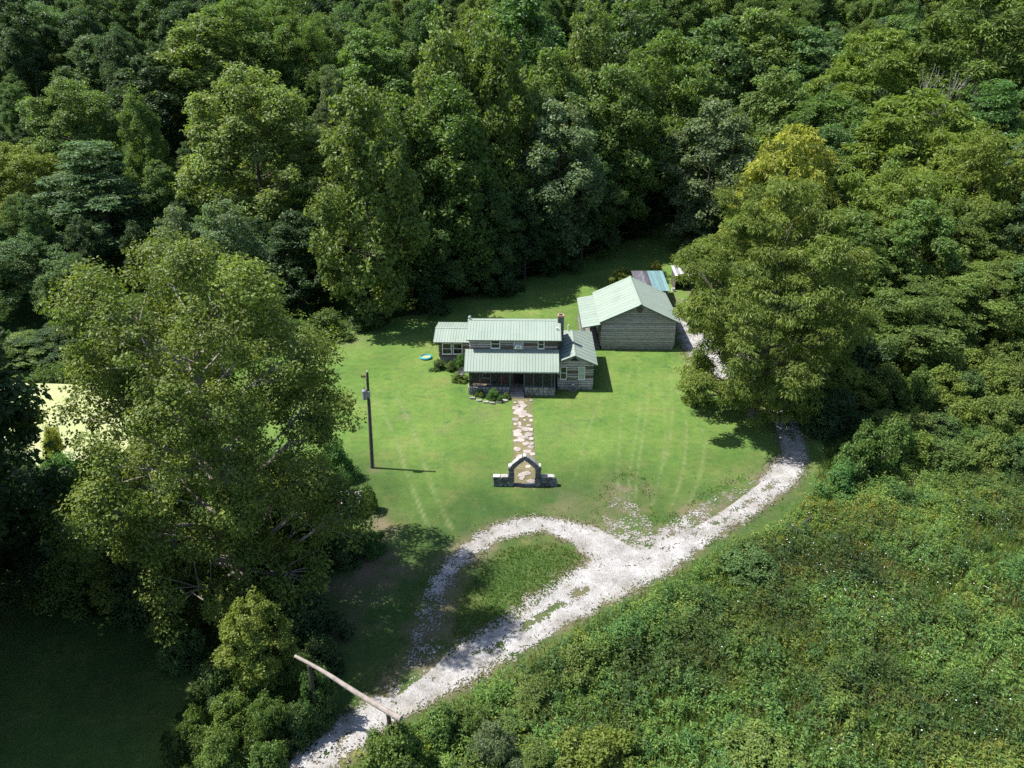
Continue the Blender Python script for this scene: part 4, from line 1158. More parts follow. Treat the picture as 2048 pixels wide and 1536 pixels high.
HUES = {   # leaf colours; the dark one also paints in the shade of forest gaps
    'mid': (0.118, 0.190, 0.046), 'deep': (0.086, 0.152, 0.046), 'yellow': (0.165, 0.222, 0.042), 'lime': (0.148, 0.215, 0.056), 'blue': (0.100, 0.170, 0.076),
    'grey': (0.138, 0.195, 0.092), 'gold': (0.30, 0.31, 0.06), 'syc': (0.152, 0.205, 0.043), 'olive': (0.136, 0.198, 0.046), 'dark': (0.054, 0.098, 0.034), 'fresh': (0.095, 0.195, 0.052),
}
hr_ = random.Random(77)
def plant(name, key, label, cat, loc, h, width, hue, group=None, rz=None, wood=True):
    crown, trunk, H0, R0 = PROTO[key]
    t = thing(name, label, cat, loc, hr_.uniform(0, 6.28) if rz is None else rz, group)
    s = (width / (2 * R0), width / (2 * R0) * hr_.uniform(.92, 1.08), h / H0)
    c = piece('crown' if name.endswith('tree') else 'foliage', crown, t, (0, 0, 0), s)
    c['kind'] = 'stuff'
    b = HUES[hue]; k = hr_.uniform(.9, 1.1); y = hr_.uniform(.94, 1.07)
    c.color = (b[0] * k * y, b[1] * k, b[2] * k, 1)
    if wood: piece('trunk' if name.endswith('tree') else 'stem', trunk, t, (0, 0, 0), s)
    return t

TREES = []      # (px, py, name) of the trees one can point to, used to say where the others stand
def tree(px, py, Y, wpx, key, hue, label, name='tree', group=None, base_dx=0):
    top = at_y(px, py, Y)
    x = top.x
    z = tz(x, Y)
    h = top.z - z
    w = wpx * depth_at(top) / F_PX
    if w / h > .72: key = {'r': 'dome0', 'w': 'dome1', 'e': 'dome0'}.get(key[0], key)
    t = plant(name, key, label, 'tree', (x + base_dx, Y, z - .1), h * 1.02, w * 1.12, hue, group)
    TREES.append((px, py, Y, x, w, h))
    return t

G = 'trees on the wooded hillside'
FOREST = [
    # px, py of the top, distance, width px, kind, hue, label
    (715, 182, 94, 215, 'poplar0', 'lime', 'tall bright poplar reaching the lawn behind the utility pole, left of the house'),
    (985, 48, 116, 190, 'poplar1', 'olive', 'tallest yellow-tipped poplar straight behind the house, top near the picture edge'),
    (880, 75, 116, 170, 'poplar2', 'lime', 'tall poplar left of the yellow-tipped one behind the house'),
    (800, 205, 104, 180, 'poplar1', 'mid', 'leafy poplar between the bright lawn-edge poplar and the tall pair behind the house'),
    (900, 165, 107, 200, 'poplar0', 'mid', 'broad poplar in front of the tall pair behind the house'),
    (1120, 205, 116, 165, 'round1', 'grey', 'silvery green round tree right of the tallest poplar, above the chimney'),
    (1170, 300, 122, 170, 'edge0', 'deep', 'shaded tree below the silvery one at the back lawn edge'),
    (1180, 40, 138, 165, 'poplar2', 'lime', 'pointed poplar right of the tallest one near the top of the picture'),
    (1100, 115, 128, 150, 'round0', 'mid', 'round tree between the two pointed poplars at the top centre'),
    (1040, -40, 150, 200, 'edge1', 'fresh', 'vine draped tree cut off by the top edge, behind the tallest poplar'),
    (1245, 130, 128, 165, 'round2', 'mid', 'round green tree right of the pointed poplar, above the outbuilding'),
    (1345, 70, 145, 190, 'walnut0', 'olive', 'large olive walnut above the gap where the back lawn ends'),
    (1270, 10, 165, 180, 'round1', 'deep', 'dark round tree cut by the top edge above the olive walnut'),
    (1440, 212, 127, 150, 'round0', 'grey', 'grey-green round tree left of the golden tree'),
    (1590, 262, 104, 185, 'walnut1', 'gold', 'golden yellow tree rising behind the big walnut by the drive'),
    (1540, 20, 172, 190, 'round2', 'mid', 'dome shaped green tree at the top, above the golden tree'),
    (1430, 55, 165, 170, 'round0', 'deep', 'dark dome tree left of the dome shaped green tree'),
    (1640, 60, 170, 190, 'round1', 'deep', 'dark green tree right of the dome shaped green tree'),
    (1560, 150, 140, 170, 'round1', 'mid', 'green tree above the golden tree, below the dome trees'),
    (1660, 190, 132, 170, 'walnut0', 'mid', 'feathery walnut right above the golden tree'),
    (1760, 68, 140, 190, 'walnut1', 'yellow', 'yellow-green walnut left of the bare dead tree'),
    (1840, 182, 114, 215, 'walnut0', 'yellow', 'yellow-green walnut just below the bare dead tree'),
    (1690, 250, 118, 130, 'round2', 'deep', 'dark tree in the gap right of the golden tree'),
    (1990, -20, 135, 230, 'walnut1', 'olive', 'large olive walnut filling the top right corner'),
    (2010, 160, 116, 190, 'cone0', 'fresh', 'fresh green layered tree at the right edge below the corner walnut'),
    (1975, 262, 100, 240, 'walnut0', 'yellow', 'broad yellow-green walnut at the right edge, below the layered tree'),
    (1800, 340, 98, 230, 'walnut1', 'yellow', 'yellow-green walnut right of the big drive walnut'),
    (1925, 400, 92, 220, 'walnut0', 'olive', 'olive walnut below the broad one near the right edge'),
    (1720, 430, 88, 170, 'walnut1', 'olive', 'lower olive tree touching the right side of the drive walnut'),
    (1990, 520, 84, 250, 'walnut1', 'olive', 'spreading tree low on the slope at the right edge'),
    (1860, 570, 80, 230, 'walnut0', 'mid', 'mid green tree low on the right slope above the bushes'),
    (130, 170, 128, 200, 'round0', 'mid', 'sunlit round tree standing alone against dark woods at upper left'),
    (165, 282, 112, 270, 'cone0', 'blue', 'blue-green layered conical tree at left, below the sunlit round tree'),
    (25, 295, 116, 150, 'round1', 'yellow', 'yellowish tree at the left edge beside the blue-green conical tree'),
    (490, 152, 118, 280, 'round2', 'lime', 'large dome shaped sunlit tree left of the bright lawn-edge poplar'),
    (390, 38, 150, 190, 'poplar1', 'lime', 'sunlit upright tree at upper left above the large dome tree'),
    (500, -10, 165, 260, 'walnut0', 'mid', 'feathery tree cut by the top edge, left of centre'),
    (600, 30, 158, 180, 'walnut1', 'mid', 'feathery tree right of the one cut by the top edge'),
    (655, 130, 132, 110, 'cone0', 'grey', 'slim pale grey-green tree behind the bright lawn-edge poplar'),
    (735, 62, 148, 160, 'round1', 'mid', 'tree with hanging clumps left of the tall pair of poplars'),
    (690, 20, 170, 150, 'round2', 'deep', 'dark tree at the top edge above the slim pale tree'),
    (270, 195, 122, 90, 'poplar2', 'mid', 'slender tree between the sunlit round tree and the large dome tree'),
    (310, 318, 114, 80, 'edge0', 'mid', 'small pointed tree right of the blue-green conical tree'),
    (345, 425, 88, 110, 'round0', 'grey', 'pale grey-green treetop just above the sycamore, left of two'),
    (440, 412, 88, 140, 'round1', 'grey', 'pale grey-green treetop just above the sycamore, right of two'),
    (70, 15, 172, 190, 'round1', 'deep', 'green tree in the top left corner'),
    (180, 75, 160, 130, 'poplar0', 'blue', 'thin blue-green tree right of the top left corner'),
    (40, 480, 95, 190, 'edge1', 'deep', 'shaded tree at the left edge below the yellowish tree'),
    (140, 520, 92, 150, 'edge0', 'deep', 'shaded tree behind the upper left of the sycamore'),
    (40, 670, 82, 150, 'edge0', 'mid', 'low bushy tree on the far pond bank at the left edge'),
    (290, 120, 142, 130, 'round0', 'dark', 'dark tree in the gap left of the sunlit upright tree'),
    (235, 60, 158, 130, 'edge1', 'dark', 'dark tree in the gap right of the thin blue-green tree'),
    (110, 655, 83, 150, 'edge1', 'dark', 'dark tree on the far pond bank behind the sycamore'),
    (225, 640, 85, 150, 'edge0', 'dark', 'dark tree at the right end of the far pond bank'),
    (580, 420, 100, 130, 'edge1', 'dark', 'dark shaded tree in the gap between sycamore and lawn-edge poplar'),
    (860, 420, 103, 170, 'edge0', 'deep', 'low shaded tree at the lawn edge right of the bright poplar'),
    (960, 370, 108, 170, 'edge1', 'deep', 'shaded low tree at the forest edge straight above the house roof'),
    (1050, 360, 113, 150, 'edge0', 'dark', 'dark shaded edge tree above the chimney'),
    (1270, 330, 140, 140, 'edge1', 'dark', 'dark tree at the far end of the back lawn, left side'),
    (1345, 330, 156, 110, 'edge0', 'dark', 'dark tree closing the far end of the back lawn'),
    (1395, 400, 126, 90, 'edge0', 'grey', 'greyish small tree at the right side of the back lawn end'),
]
for i, (px, py, Y, w, key, hue, lab) in enumerate(FOREST):
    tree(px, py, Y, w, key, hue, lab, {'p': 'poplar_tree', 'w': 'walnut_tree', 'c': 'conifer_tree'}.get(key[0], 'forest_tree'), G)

# ---- the big sycamore and the walnut by the drive, built on their own
def hero(name, label, loc, seed, H, base, R, prof, lobes, tufts, leaves, lsize, lobe_r, tuft_r, hue, bark, r0, branches, **kw):
    v, f, tint, lc, tc, L = crown_data(seed, H, base, R, prof, lobes, tufts, leaves, lsize, lobe_r, tuft_r, **kw)
    t = thing(name, label, 'tree', loc)
    c = piece('crown', npmesh('crown', v, f, M['leaf'], tint), t, (0, 0, 0)); c['kind'] = 'stuff'; c.color = (*HUES[hue], 1)
    piece('trunk', tree_wood(H, base, lc, tc, L, seed, r0, M[bark], branches, 9), t, (0, 0, 0))
    return t
SY = P(490, 1195); 
hero('sycamore_tree', 'huge spreading sycamore with pale limbs filling the left foreground', SY, 5, 24.8, 1.9, 8.7, 'round', 58, 19, 142, .205, 2.3, .85, 'syc', 'bark_pale', .55, .6, in_rad=.5, up=.55)
WA = P(1512, 832)
hero('walnut_tree', 'big drooping walnut beside the drive, right of the log outbuilding', (WA.x - .4, WA.y, 0), 14, 22.6, 1.6, 8.9, 'walnut', 66, 16, 112, .37, 2.2, .78, 'syc', 'bark', .5, .3, aspect=.28, droop=1.0, up=.7, tuft_flat=.5, in_rad=.5, wob=.45)
TREES += [(400, 440, 45, SY.x, 21, 25), (1540, 370, 69, WA.x, 18, 22)]

# ---- more near trees on the left
for px, py, Y, w, key, hue, lab in [
    (-70, 880, 46, 220, 'round1', 'dark', 'dark tree leaning in at the left edge in front of the pond'),
    (-70, 940, 44, 330, 'edge1', 'dark', 'dark foliage tree at the left edge below the pond'),
    (495, 1205, 33.0, 120, 'round1', 'yellow', 'small yellow-green tree in front of the sycamore, above the log gate'),
    (250, 1010, 42, 210, 'edge0', 'olive', 'olive leafy tree under the left side of the sycamore'),
    (585, 1030, 45, 120, 'edge1', 'deep', 'shaded tree under the right side of the sycamore by the small shed')]:
    tree(px, py, Y, w, key, hue, lab, 'tree')
# trees standing just outside the frame on the left, whose shade lies on the corner lawn
for n_, (x, y, h, w, key) in enumerate([(-36, 33, 25, 13, 'round0'), (-34, 40, 25, 11, 'round2'), (-33, 27, 25, 11, 'round1'), (-40, 36, 26, 13, 'round1'), (-33.5, 20, 24, 11, 'round0'), (-35, 24, 22, 12, 'round1'), (-32.5, 31.5, 27, 11, 'round0')]):
    plant('shade_tree', key, f'dark tree outside the left edge, {["nearest", "second", "third", "fourth", "fifth", "sixth", "seventh"][n_]} of the row shading the corner lawn', 'tree', (x, y, 0), h, w, 'dark', 'trees on the left bank')

# ---- fill the wood between the trees above
MARKS = [(715, 300, 'the bright lawn-edge poplar'), (985, 90, 'the tallest poplar'), (1590, 320, 'the golden tree'), (1885, 130, 'the bare dead tree'), (1345, 150, 'the large olive walnut'), (490, 220, 'the large dome tree'),
         (165, 350, 'the blue-green conical tree'), (130, 200, 'the sunlit round tree'), (1440, 280, 'the grey-green round tree'), (1120, 260, 'the silvery round tree'), (390, 80, 'the sunlit upright tree'), (1540, 60, 'the dome shaped tree'),
         (1975, 320, 'the right edge walnut'), (400, 500, 'the sycamore'), (1030, 620, 'the house roof'), (1250, 570, 'the outbuilding'), (655, 180, 'the slim pale tree'), (1180, 80, 'the pointed poplar'), (60, 30, 'the top left corner'), (1990, 30, 'the top right corner'),
         (1700, 700, 'the drive walnut'), (40, 560, 'the pond'), (1345, 440, 'the far end of the back lawn'), (800, 40, 'the top edge left of centre')]
def words_for(px, py):
    ms = sorted(MARKS, key=lambda m: (m[0] - px) ** 2 + (m[1] - py) ** 2)
    m = ms[0]; dx, dy = px - m[0], py - m[1]
    far = math.hypot(dx, dy)
    w = 'close ' if far < 70 else 'well ' if far > 170 else ''
    r = ('right of ' if dx > 0 else 'left of ') if abs(dx) > abs(dy) else ('below ' if dy > 0 else 'above ')
    return w + r + m[2]
rf = random.Random(5)
fill = []
occ = [(t[3], t[2], max(t[4] * .5, 3)) for t in TREES]
for k in range(9000):
    Y = rf.uniform(78, 250); X = rf.uniform(-130, 125)
    dl = (Y - float(np.interp(X, EDGE_X, EDGE_Y))) * .78; dr = X - float(np.interp(Y, REDGE_Y, REDGE_X))
    if not (dl > 3 or dr > 3 or Y > 182): continue
    px, py = project((X, Y, tz(X, Y) + 12))
    if px < -120 or px > 2170: continue
    h = (rf.uniform(12, 17) if dl > dr else rf.uniform(12, 18)) if Y < 150 else rf.uniform(17, 23)
    if dl > dr and px < 760: h *= .66 if Y < 150 else .85
    if min(max(dl, dr) / 8, 1) < 1: h *= .75
    top = project((X, Y, tz(X, Y) + h))
    if top[1] < -330: continue
    sp = 3.6 + max(Y - 90, 0) * .03
    if any((X - a) ** 2 + (Y - b) ** 2 < (sp + r * .45) ** 2 for a, b, r in occ): continue
    occ.append((X, Y, sp * 1.15))
    fill.append((X, Y, h, top, dl, dr))
for k in range(400):
    Y = rf.uniform(250, 330); X = rf.uniform(-60, 190)
    px, py = project((X, Y, tz(X, Y) + 10))
    if px < 900 or px > 2150 or py < -160 or any((X - a) ** 2 + (Y - b) ** 2 < 100 for a, b, r in occ): continue
    occ.append((X, Y, 5)); h = rf.uniform(22, 28); fill.append((X, Y, h, project((X, Y, tz(X, Y) + h)), 1, 2))
fill = fill[:330]

jobs = []
for X, Y, h, top, dl, dr in fill:
    key = rf.choice(['round0', 'round1', 'round2', 'walnut0', 'walnut1', 'edge0', 'edge1', 'poplar2'])
    hue = rf.choice(['deep', 'mid', 'deep', 'olive', 'blue', 'mid'])
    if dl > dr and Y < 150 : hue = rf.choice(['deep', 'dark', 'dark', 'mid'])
    if dl > dr and top[0] < 760: hue = rf.choice(['dark', 'dark', 'deep'])  # darker leaves stand in for the shade in the upper left gaps
    col = {'deep': 'deep-green', 'mid': 'mid-green', 'olive': 'olive', 'blue': 'blue-green', 'dark': 'dark'}[hue]
    shp = {'r': 'round-crowned', 'w': 'feathery', 'e': 'dense low-branched', 'p': 'upright'}[key[0]]
    row = 'in the front row' if Y < 112 else 'on the middle slope' if Y < 150 else 'on the upper slope' if Y < 190 else 'high on the slope'
    lab = f'{col} {shp} tree {row}, {words_for(*top)}'
    if len(lab.split()) > 16: lab = lab.replace('tree on the ', 'tree, ').replace('tree in the ', 'tree, ')
    jobs.append((lab, top, key, X, Y, h, hue))
by = {}
for j_ in jobs: by.setdefault(j_[0], []).append(j_)
ORD = ['first', 'second', 'third', 'fourth', 'fifth', 'sixth', 'seventh', 'eighth', 'ninth']
for lab0, top, key, X, Y, h, hue in jobs:
    g_ = sorted(by[lab0], key=lambda q: q[1][0]); lab = lab0
    if len(g_) > 1:
        n_ = [q[3] for q in g_].index(X)
        lab = lab0.replace(' on the middle slope', '').replace(' on the upper slope', '').replace(' high on the slope', '').replace(' in the front row', '') + (', ' + ['left', 'right'][n_] + ' one of two' if len(g_) == 2 else f', {ORD[n_]} from left')
        if len(lab.split()) > 16: lab = lab.replace(' well ', ' ').replace(' close ', ' ').replace('dense ', '').replace(' one of two', ' one')
    if len(lab.split()) > 16: lab = lab.replace(' forest', '').replace(' well ', ' ').replace(' close ', ' ').replace('dense ', '')
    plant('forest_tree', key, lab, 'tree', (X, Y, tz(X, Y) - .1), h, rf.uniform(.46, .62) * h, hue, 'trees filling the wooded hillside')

# ---- the bare dead tree
def dead_tree():
    top = at_y(1885, 118, 128); x, y = top.x, 128; z = tz(x, y); h = top.z - z
    t = thing('dead_tree', 'bare silver-grey dead tree standing among the green crowns at upper right', 'tree', (x, y, z))
    r = random.Random(9)
    trunk = MB(); trunk.tube([(0, 0, -.2), (.2, 0, h * .35), (.1, .2, h * .62)], [.4, .3, .2], 8)
    trunk.build('trunk', M['bark_dead'], t)
    for i in range(22):
        m = MB(); a = r.uniform(0, 6.28); z0 = h * r.uniform(.42, .62); L = h * r.uniform(.25, .42)
        s = Vector((.1, .1, z0)); d = Vector((math.cos(a) * r.uniform(.3, .8), math.sin(a) * .5, r.uniform(.55, 1))).normalized()
        p = [s]
        for k in range(4): d = (d + Vector((r.uniform(-.2, .2), r.uniform(-.2, .2), .1))).normalized(); p.append(p[-1] + d * L / 4)
        m.tube(p, [.13, .1, .08, .05, .03], 5)
        for j in range(5):
            q = p[r.randint(1, 3)]; e = (d + Vector((r.uniform(-.8, .8), r.uniform(-.8, .8), r.uniform(-.2, .5)))).normalized()
            m.tube([q, q + e * L * .22, q + (e + Vector((0, 0, .3))) * L * .36], [.05, .035, .015], 4)
        m.build('branch', M['bark_dead'], t)
dead_tree()

# ------------------------------------------------------------------ shrubs and garden plants one can point to
SHRUBS = [
    # px, py of the foot, width px, height px, kind, hue, label
    (878, 738, 34, 20, 'bush0', 'deep', 'round leafy bush at the left corner of the house extension'),
    (903, 742, 22, 20, 'bush1', 'mid', 'upright bush between the round bush and the porch corner'),
    (922, 738, 24, 30, 'bush2', 'fresh', 'big-leaved plant under the satellite dish by the porch corner'),
    (918, 764, 34, 20, 'bush1', 'lime', 'low lime bush on the lawn left of the porch'),
    (988, 800, 32, 24, 'bush2', 'fresh', 'light green flowering clump in the porch bed left of the steps'),
    (960, 795, 22, 16, 'bush1', 'lime', 'low plant in the porch bed below the left screens'),
    (1012, 799, 18, 15, 'bush3', 'mid', 'small dark plant beside the porch steps'),
    (1247, 572, 58, 36, 'bush2', 'yellow', 'yellow-green big-leaved shrub behind the outbuilding ridge'),
    (1309, 552, 28, 30, 'bush3', 'gold', 'orange tinged small shrub behind the teal roofed shed'),
    (1395, 560, 60, 80, 'bush1', 'grey', 'grey-green tall bush right of the tin hut'),
    (1420, 600, 70, 90, 'bush3', 'olive', 'olive bush between the tin hut and the drive walnut'),
    (570, 1010, 130, 100, 'bush1', 'deep', 'dark leafy thicket under the right side of the sycamore'),
    (580, 1120, 170, 120, 'bush0', 'deep', 'shaded thicket below the sycamore above the brown bank'),
    (690, 1120, 90, 60, 'bush3', 'deep', 'small shaded bush at the lawn edge below the small shed'),
    (676, 958, 80, 80, 'bush0', 'fresh', 'fresh green bush behind the small shingled shed'),
    (738, 1022, 42, 50, 'bush1', 'mid', 'bush at the right end of the small shingled shed'),
    (745, 1110, 60, 45, 'bush1', 'fresh', 'low weedy bush on the lawn edge below the small shed'),
    (650, 680, 90, 60, 'bush0', 'mid', 'bush at the far lawn edge behind the sycamore'),
    (130, 1010, 120, 90, 'bush2', 'fresh', 'bright green feathery bush on the near pond bank'),
    (120, 945, 50, 90, 'bush2', 'gold', 'yellow willowy shrub standing before the pond'),
    (160, 1200, 150, 90, 'bush0', 'mid', 'leafy bush at the edge of the shaded corner lawn'),
    (300, 1230, 150, 110, 'bush1', 'dark', 'dark bush under the sycamore at the corner lawn'),
    (640, 1440, 85, 95, 'bush3', 'deep', 'leafy bush hiding the far post of the log gate'),
    (585, 1400, 100, 75, 'bush2', 'olive', 'olive bush just left of the log gate'),
    (520, 1420, 95, 85, 'bush3', 'deep', 'deep green bush below the small yellow-green tree'),
    (455, 1400, 100, 70, 'bush2', 'deep', 'dark bush at the corner lawn edge left of the small yellow-green tree'),
    (600, 1475, 85, 60, 'bush0', 'deep', 'low bush beside the drive below the log gate'),
    (540, 1490, 105, 85, 'bush2', 'mid', 'mid green bush left of the drive near the bottom edge'),
    (470, 1480, 95, 80, 'bush3', 'olive', 'olive bush in the middle of the lower left thicket'),
    (400, 1500, 85, 70, 'bush1', 'mid', 'mid green bush at the corner lawn near the bottom edge'),
    (450, 1555, 110, 75, 'bush2', 'olive', 'olive bush on the bottom edge of the lower left thicket'),
    (540, 1560, 90, 60, 'bush3', 'mid', 'bush on the bottom edge left of the drive'),
    (370, 1330, 85, 70, 'bush1', 'deep', 'dark bush at the top of the lower left thicket'),
    (1720, 955, 105, 100, 'bush1', 'mid', 'large rounded bush right of the drive bend'),
    (1775, 935, 95, 105, 'bush0', 'mid', 'taller bush close behind the large rounded bush'),
    (360, 1240, 120, 90, 'bush0', 'olive', 'olive bush at the foot of the sycamore'),
    (650, 1345, 100, 60, 'bush1', 'dark', 'dark low bush behind the pale gate log'),
    (620, 1290, 130, 90, 'bush0', 'dark', 'shaded bush on the brown bank above the gate log'),
    (800, 1560, 130, 90, 'bush1', 'lime', 'lime green bush at the bottom edge beside the drive'),
    (885, 1500, 110, 70, 'bush0', 'mid', 'bush right of the gate post by the drive'),
    (930, 1480, 110, 60, 'bush2', 'olive', 'olive willowy bush at the bottom centre nearest the drive'),
    (985, 1535, 120, 75, 'bush2', 'grey', 'grey-green willowy bush at the bottom centre'),
    (1065, 1545, 120, 70, 'bush2', 'olive', 'olive willowy bush right of the grey-green one at the bottom'),
    (1020, 1470, 100, 60, 'bush3', 'mid', 'mid green bush behind the willowy bushes'),
    (1060, 1420, 140, 80, 'bush2', 'olive', 'reedy bush on the field edge above the willowy bush'),
    (1190, 1545, 170, 110, 'bush1', 'yellow', 'yellow-green bush at the bottom edge right of centre'),
    (1510, 1530, 190, 90, 'bush3', 'olive', 'olive weed thicket at the bottom right of centre'),
    (1250, 1300, 130, 100, 'bush0', 'fresh', 'bright broad-leaved bush on the field edge below the drive fork'),
    (1160, 1350, 120, 90, 'bush1', 'olive', 'olive sumac bush on the field edge left of the bright one'),
    (1500, 1150, 150, 75, 'bush3', 'deep', 'dark spiky weed clump on the field by the drive'),
    (1680, 985, 80, 60, 'bush0', 'fresh', 'fresh green vines at the foot of the large rounded bush'),
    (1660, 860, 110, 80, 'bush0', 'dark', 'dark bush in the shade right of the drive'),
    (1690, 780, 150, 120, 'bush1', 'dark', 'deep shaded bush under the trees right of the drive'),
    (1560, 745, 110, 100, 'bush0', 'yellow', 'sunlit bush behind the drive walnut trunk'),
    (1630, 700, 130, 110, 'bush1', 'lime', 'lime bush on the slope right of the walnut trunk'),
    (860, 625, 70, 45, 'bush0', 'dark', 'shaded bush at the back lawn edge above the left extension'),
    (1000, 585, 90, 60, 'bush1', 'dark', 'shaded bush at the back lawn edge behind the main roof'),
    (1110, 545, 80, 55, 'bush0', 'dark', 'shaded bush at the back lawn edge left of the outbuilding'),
    (730, 652, 90, 50, 'bush1', 'deep', 'bush at the foot of the bright lawn-edge poplar'),
]
for px, py, w, h, key, hue, lab in SHRUBS:
    if px > 1000 and py > 1100: w *= .85; h *= .55
    p = PT(px, py)
    s = depth_at(p) / F_PX
    el = math.atan2(CAM_H - p.z, p.y)
    plant('shrub', key, lab, 'shrub', (p.x, p.y, p.z - .05), h * s / math.cos(el) * .95, w * s * 1.05, hue, 'shrubs and thickets')

# the vine thicket climbing the right slope, row by row
rt = random.Random(21)
for rn, (ry, n_, x0, x1, hh) in enumerate([(925, 6, 1830, 2060, 58), (868, 7, 1770, 2070, 60), (812, 8, 1720, 2080, 66), (752, 8, 1690, 2080, 70)]):
    for k in range(n_):
        px = x0 + (x1 - x0) * k / (n_ - 1) + rt.uniform(-10, 10); p = PT(px, ry + rt.uniform(-14, 14)); s = depth_at(p) / F_PX
        hue = rt.choice(['olive', 'mid', 'yellow', 'olive', 'deep'])
        lab = f"{ {'olive': 'olive', 'mid': 'mid green', 'yellow': 'yellow-green', 'deep': 'deep green'}[hue]} vine thicket bush on the right slope, {['first', 'second', 'third', 'fourth', 'fifth', 'sixth', 'seventh', 'eighth'][k]} from left in {['lowest', 'second', 'third', 'top'][rn]} row"
        plant('shrub', rt.choice(['bush0', 'bush1', 'bush3']), lab, 'shrub', (p.x, p.y, p.z - .05), hh * s * rt.uniform(.8, 1.3), 88 * s * rt.uniform(.85, 1.25), hue, 'shrubs and thickets')

# stones edging the porch bed
pb_ = [(945, 798), (958, 803), (972, 806), (985, 808), (998, 806), (1010, 803), (1040, 797), (1050, 797)]
bed = thing('flower_bed_edging', 'row of rough stones edging the porch flower bed', 'edging', P(980, 806))
for i, (a, b) in enumerate(pb_[:6]):
    q = P(a, b) - Vector(bed.location)
    piece('stone', ROCK[i % 5], bed, (q.x, q.y, .09), (.6, .32, .24), (0, 0, rr.uniform(-.3, .3)))

# ------------------------------------------------------------------ uncountable ground cover
def stuff(name, parts, label, cat):
    vs_, fs_, ts_ = [], [], []
    n = 0
    for v, f, t in parts:
        vs_.append(v); fs_.append(f + n); ts_.append(t); n += len(v)
    me = npmesh(name, np.concatenate(vs_), np.concatenate(fs_), M['leaf'], np.concatenate(ts_))
    o = link(bpy.data.objects.new(name, me)); o.color = (1, 1, 1, 1)
    return tag(o, label, cat, kind='stuff')

FIELD = [XY(*p) for p in [(560, 1700), (690, 1530), (830, 1432), (1000, 1345), (1200, 1240), (1400, 1122), (1555, 1058), (1625, 990), (1642, 915), (1700, 880), (1900, 840), (2140, 800), (2300, 1100), (2300, 1700)]]
THICKET = [XY(*p) for p in [(250, 1700), (330, 1500), (420, 1330), (300, 1220), (120, 1190), (-60, 1200), (-60, 960), (60, 945), (200, 930), (400, 900), (520, 900), (600, 1000), (640, 1150), (640, 1300), (680, 1420), (630, 1500), (520, 1640)]]
FOOT = [XY(*p) for p in [(1380, 540), (1450, 600), (1530, 680), (1610, 780), (1650, 870), (1700, 880), (1900, 840), (2140, 800), (2140, 700), (1700, 600), (1500, 560)]]
rngW = np.random.default_rng(12)
def sample_poly(poly, n):
    xs = [p[0] for p in poly]; ys = [p[1] for p in poly]
    x = rngW.uniform(min(xs), max(xs), n); y = rngW.uniform(min(ys), max(ys), n)
    k = in_poly(x, y, poly)
    return x[k], y[k]

def weeds(x, y, per, hmin, hmax, leaf, hues, spread=.22, aspect=.4):
    """leafy stems: each a column of drooping leaves"""
    n = len(x)
    h = rngW.uniform(hmin, hmax, n) * np.clip(fbm(x, y, 2.6, 171, 3) * 2.2 - .1, .35, 1.7)
    T = np.repeat(np.arange(n), per); m = len(T)
    u = rngW.uniform(0.1, 1, m) ** .7
    a = rngW.uniform(0, 6.283, m)
    rad = spread * (1.15 - u) * rngW.uniform(.2, 1, m)
    z0 = terrain(x, y)
    pos = np.stack([x[T] + np.cos(a) * rad, y[T] + np.sin(a) * rad, z0[T] + h[T] * u], -1)
    ax = np.stack([np.cos(a), np.sin(a), rngW.uniform(-.3, .8, m)], -1)
    nrm = unit(np.stack([np.cos(a) * .3, np.sin(a) * .3, np.ones(m)], -1) + rngW.normal(size=(m, 3)) * .45)
    ln = leaf * rngW.uniform(.6, 1.4, m)
    v = leaf_quads(pos, nrm, ax, ln, ln * aspect)
    pick = np.clip(fbm(x, y, 4.0, 181, 3) * 2.4 - .7, 0, .999)
    pick = np.where(rngW.uniform(size=n) < .3, rngW.uniform(size=n), pick)
    hz = np.array(hues)[(pick * len(hues)).astype(int)]
    b = rngW.uniform(.72, 1.25, m)[:, None] * (rngW.uniform(.8, 1.2, n) * np.clip(fbm(x, y, 4.5, 191, 3) * 2.4 - .15, .55, 1.35))[T][:, None]
    return v.reshape(-1, 3), np.arange(m * 4).reshape(-1, 4), hz[T] * b

def blades(x, y, hmin, hmax, width, hues, lean=.35):
    n = len(x); h = rngW.uniform(hmin, hmax, n); a = rngW.uniform(0, 6.283, n); z0 = terrain(x, y)
    b = rngW.uniform(0, 6.283, n)
    lx = np.cos(b) * lean * h * rngW.uniform(.2, 1, n); ly = np.sin(b) * lean * h * rngW.uniform(.2, 1, n)
    w = width * rngW.uniform(.6, 1.4, n)
    p = np.stack([x, y, z0], -1); s = np.stack([np.cos(a) * w / 2, np.sin(a) * w / 2, 0 * a], -1)
    mid = p + np.stack([lx * .35, ly * .35, h * .6], -1); tip = p + np.stack([lx, ly, h], -1)
    v = np.stack([p, mid + s, tip, mid - s], 1)
    pick = np.clip(fbm(x, y, 5.0, 211, 3) * 2.4 - .7, 0, .999)
    pick = np.where(rngW.uniform(size=n) < .4, rngW.uniform(size=n), pick)
    hz = np.array(hues)[(pick * len(hues)).astype(int)] * rngW.uniform(.7, 1.3, n)[:, None]
    return v.reshape(-1, 3), np.arange(n * 4).reshape(-1, 4), hz

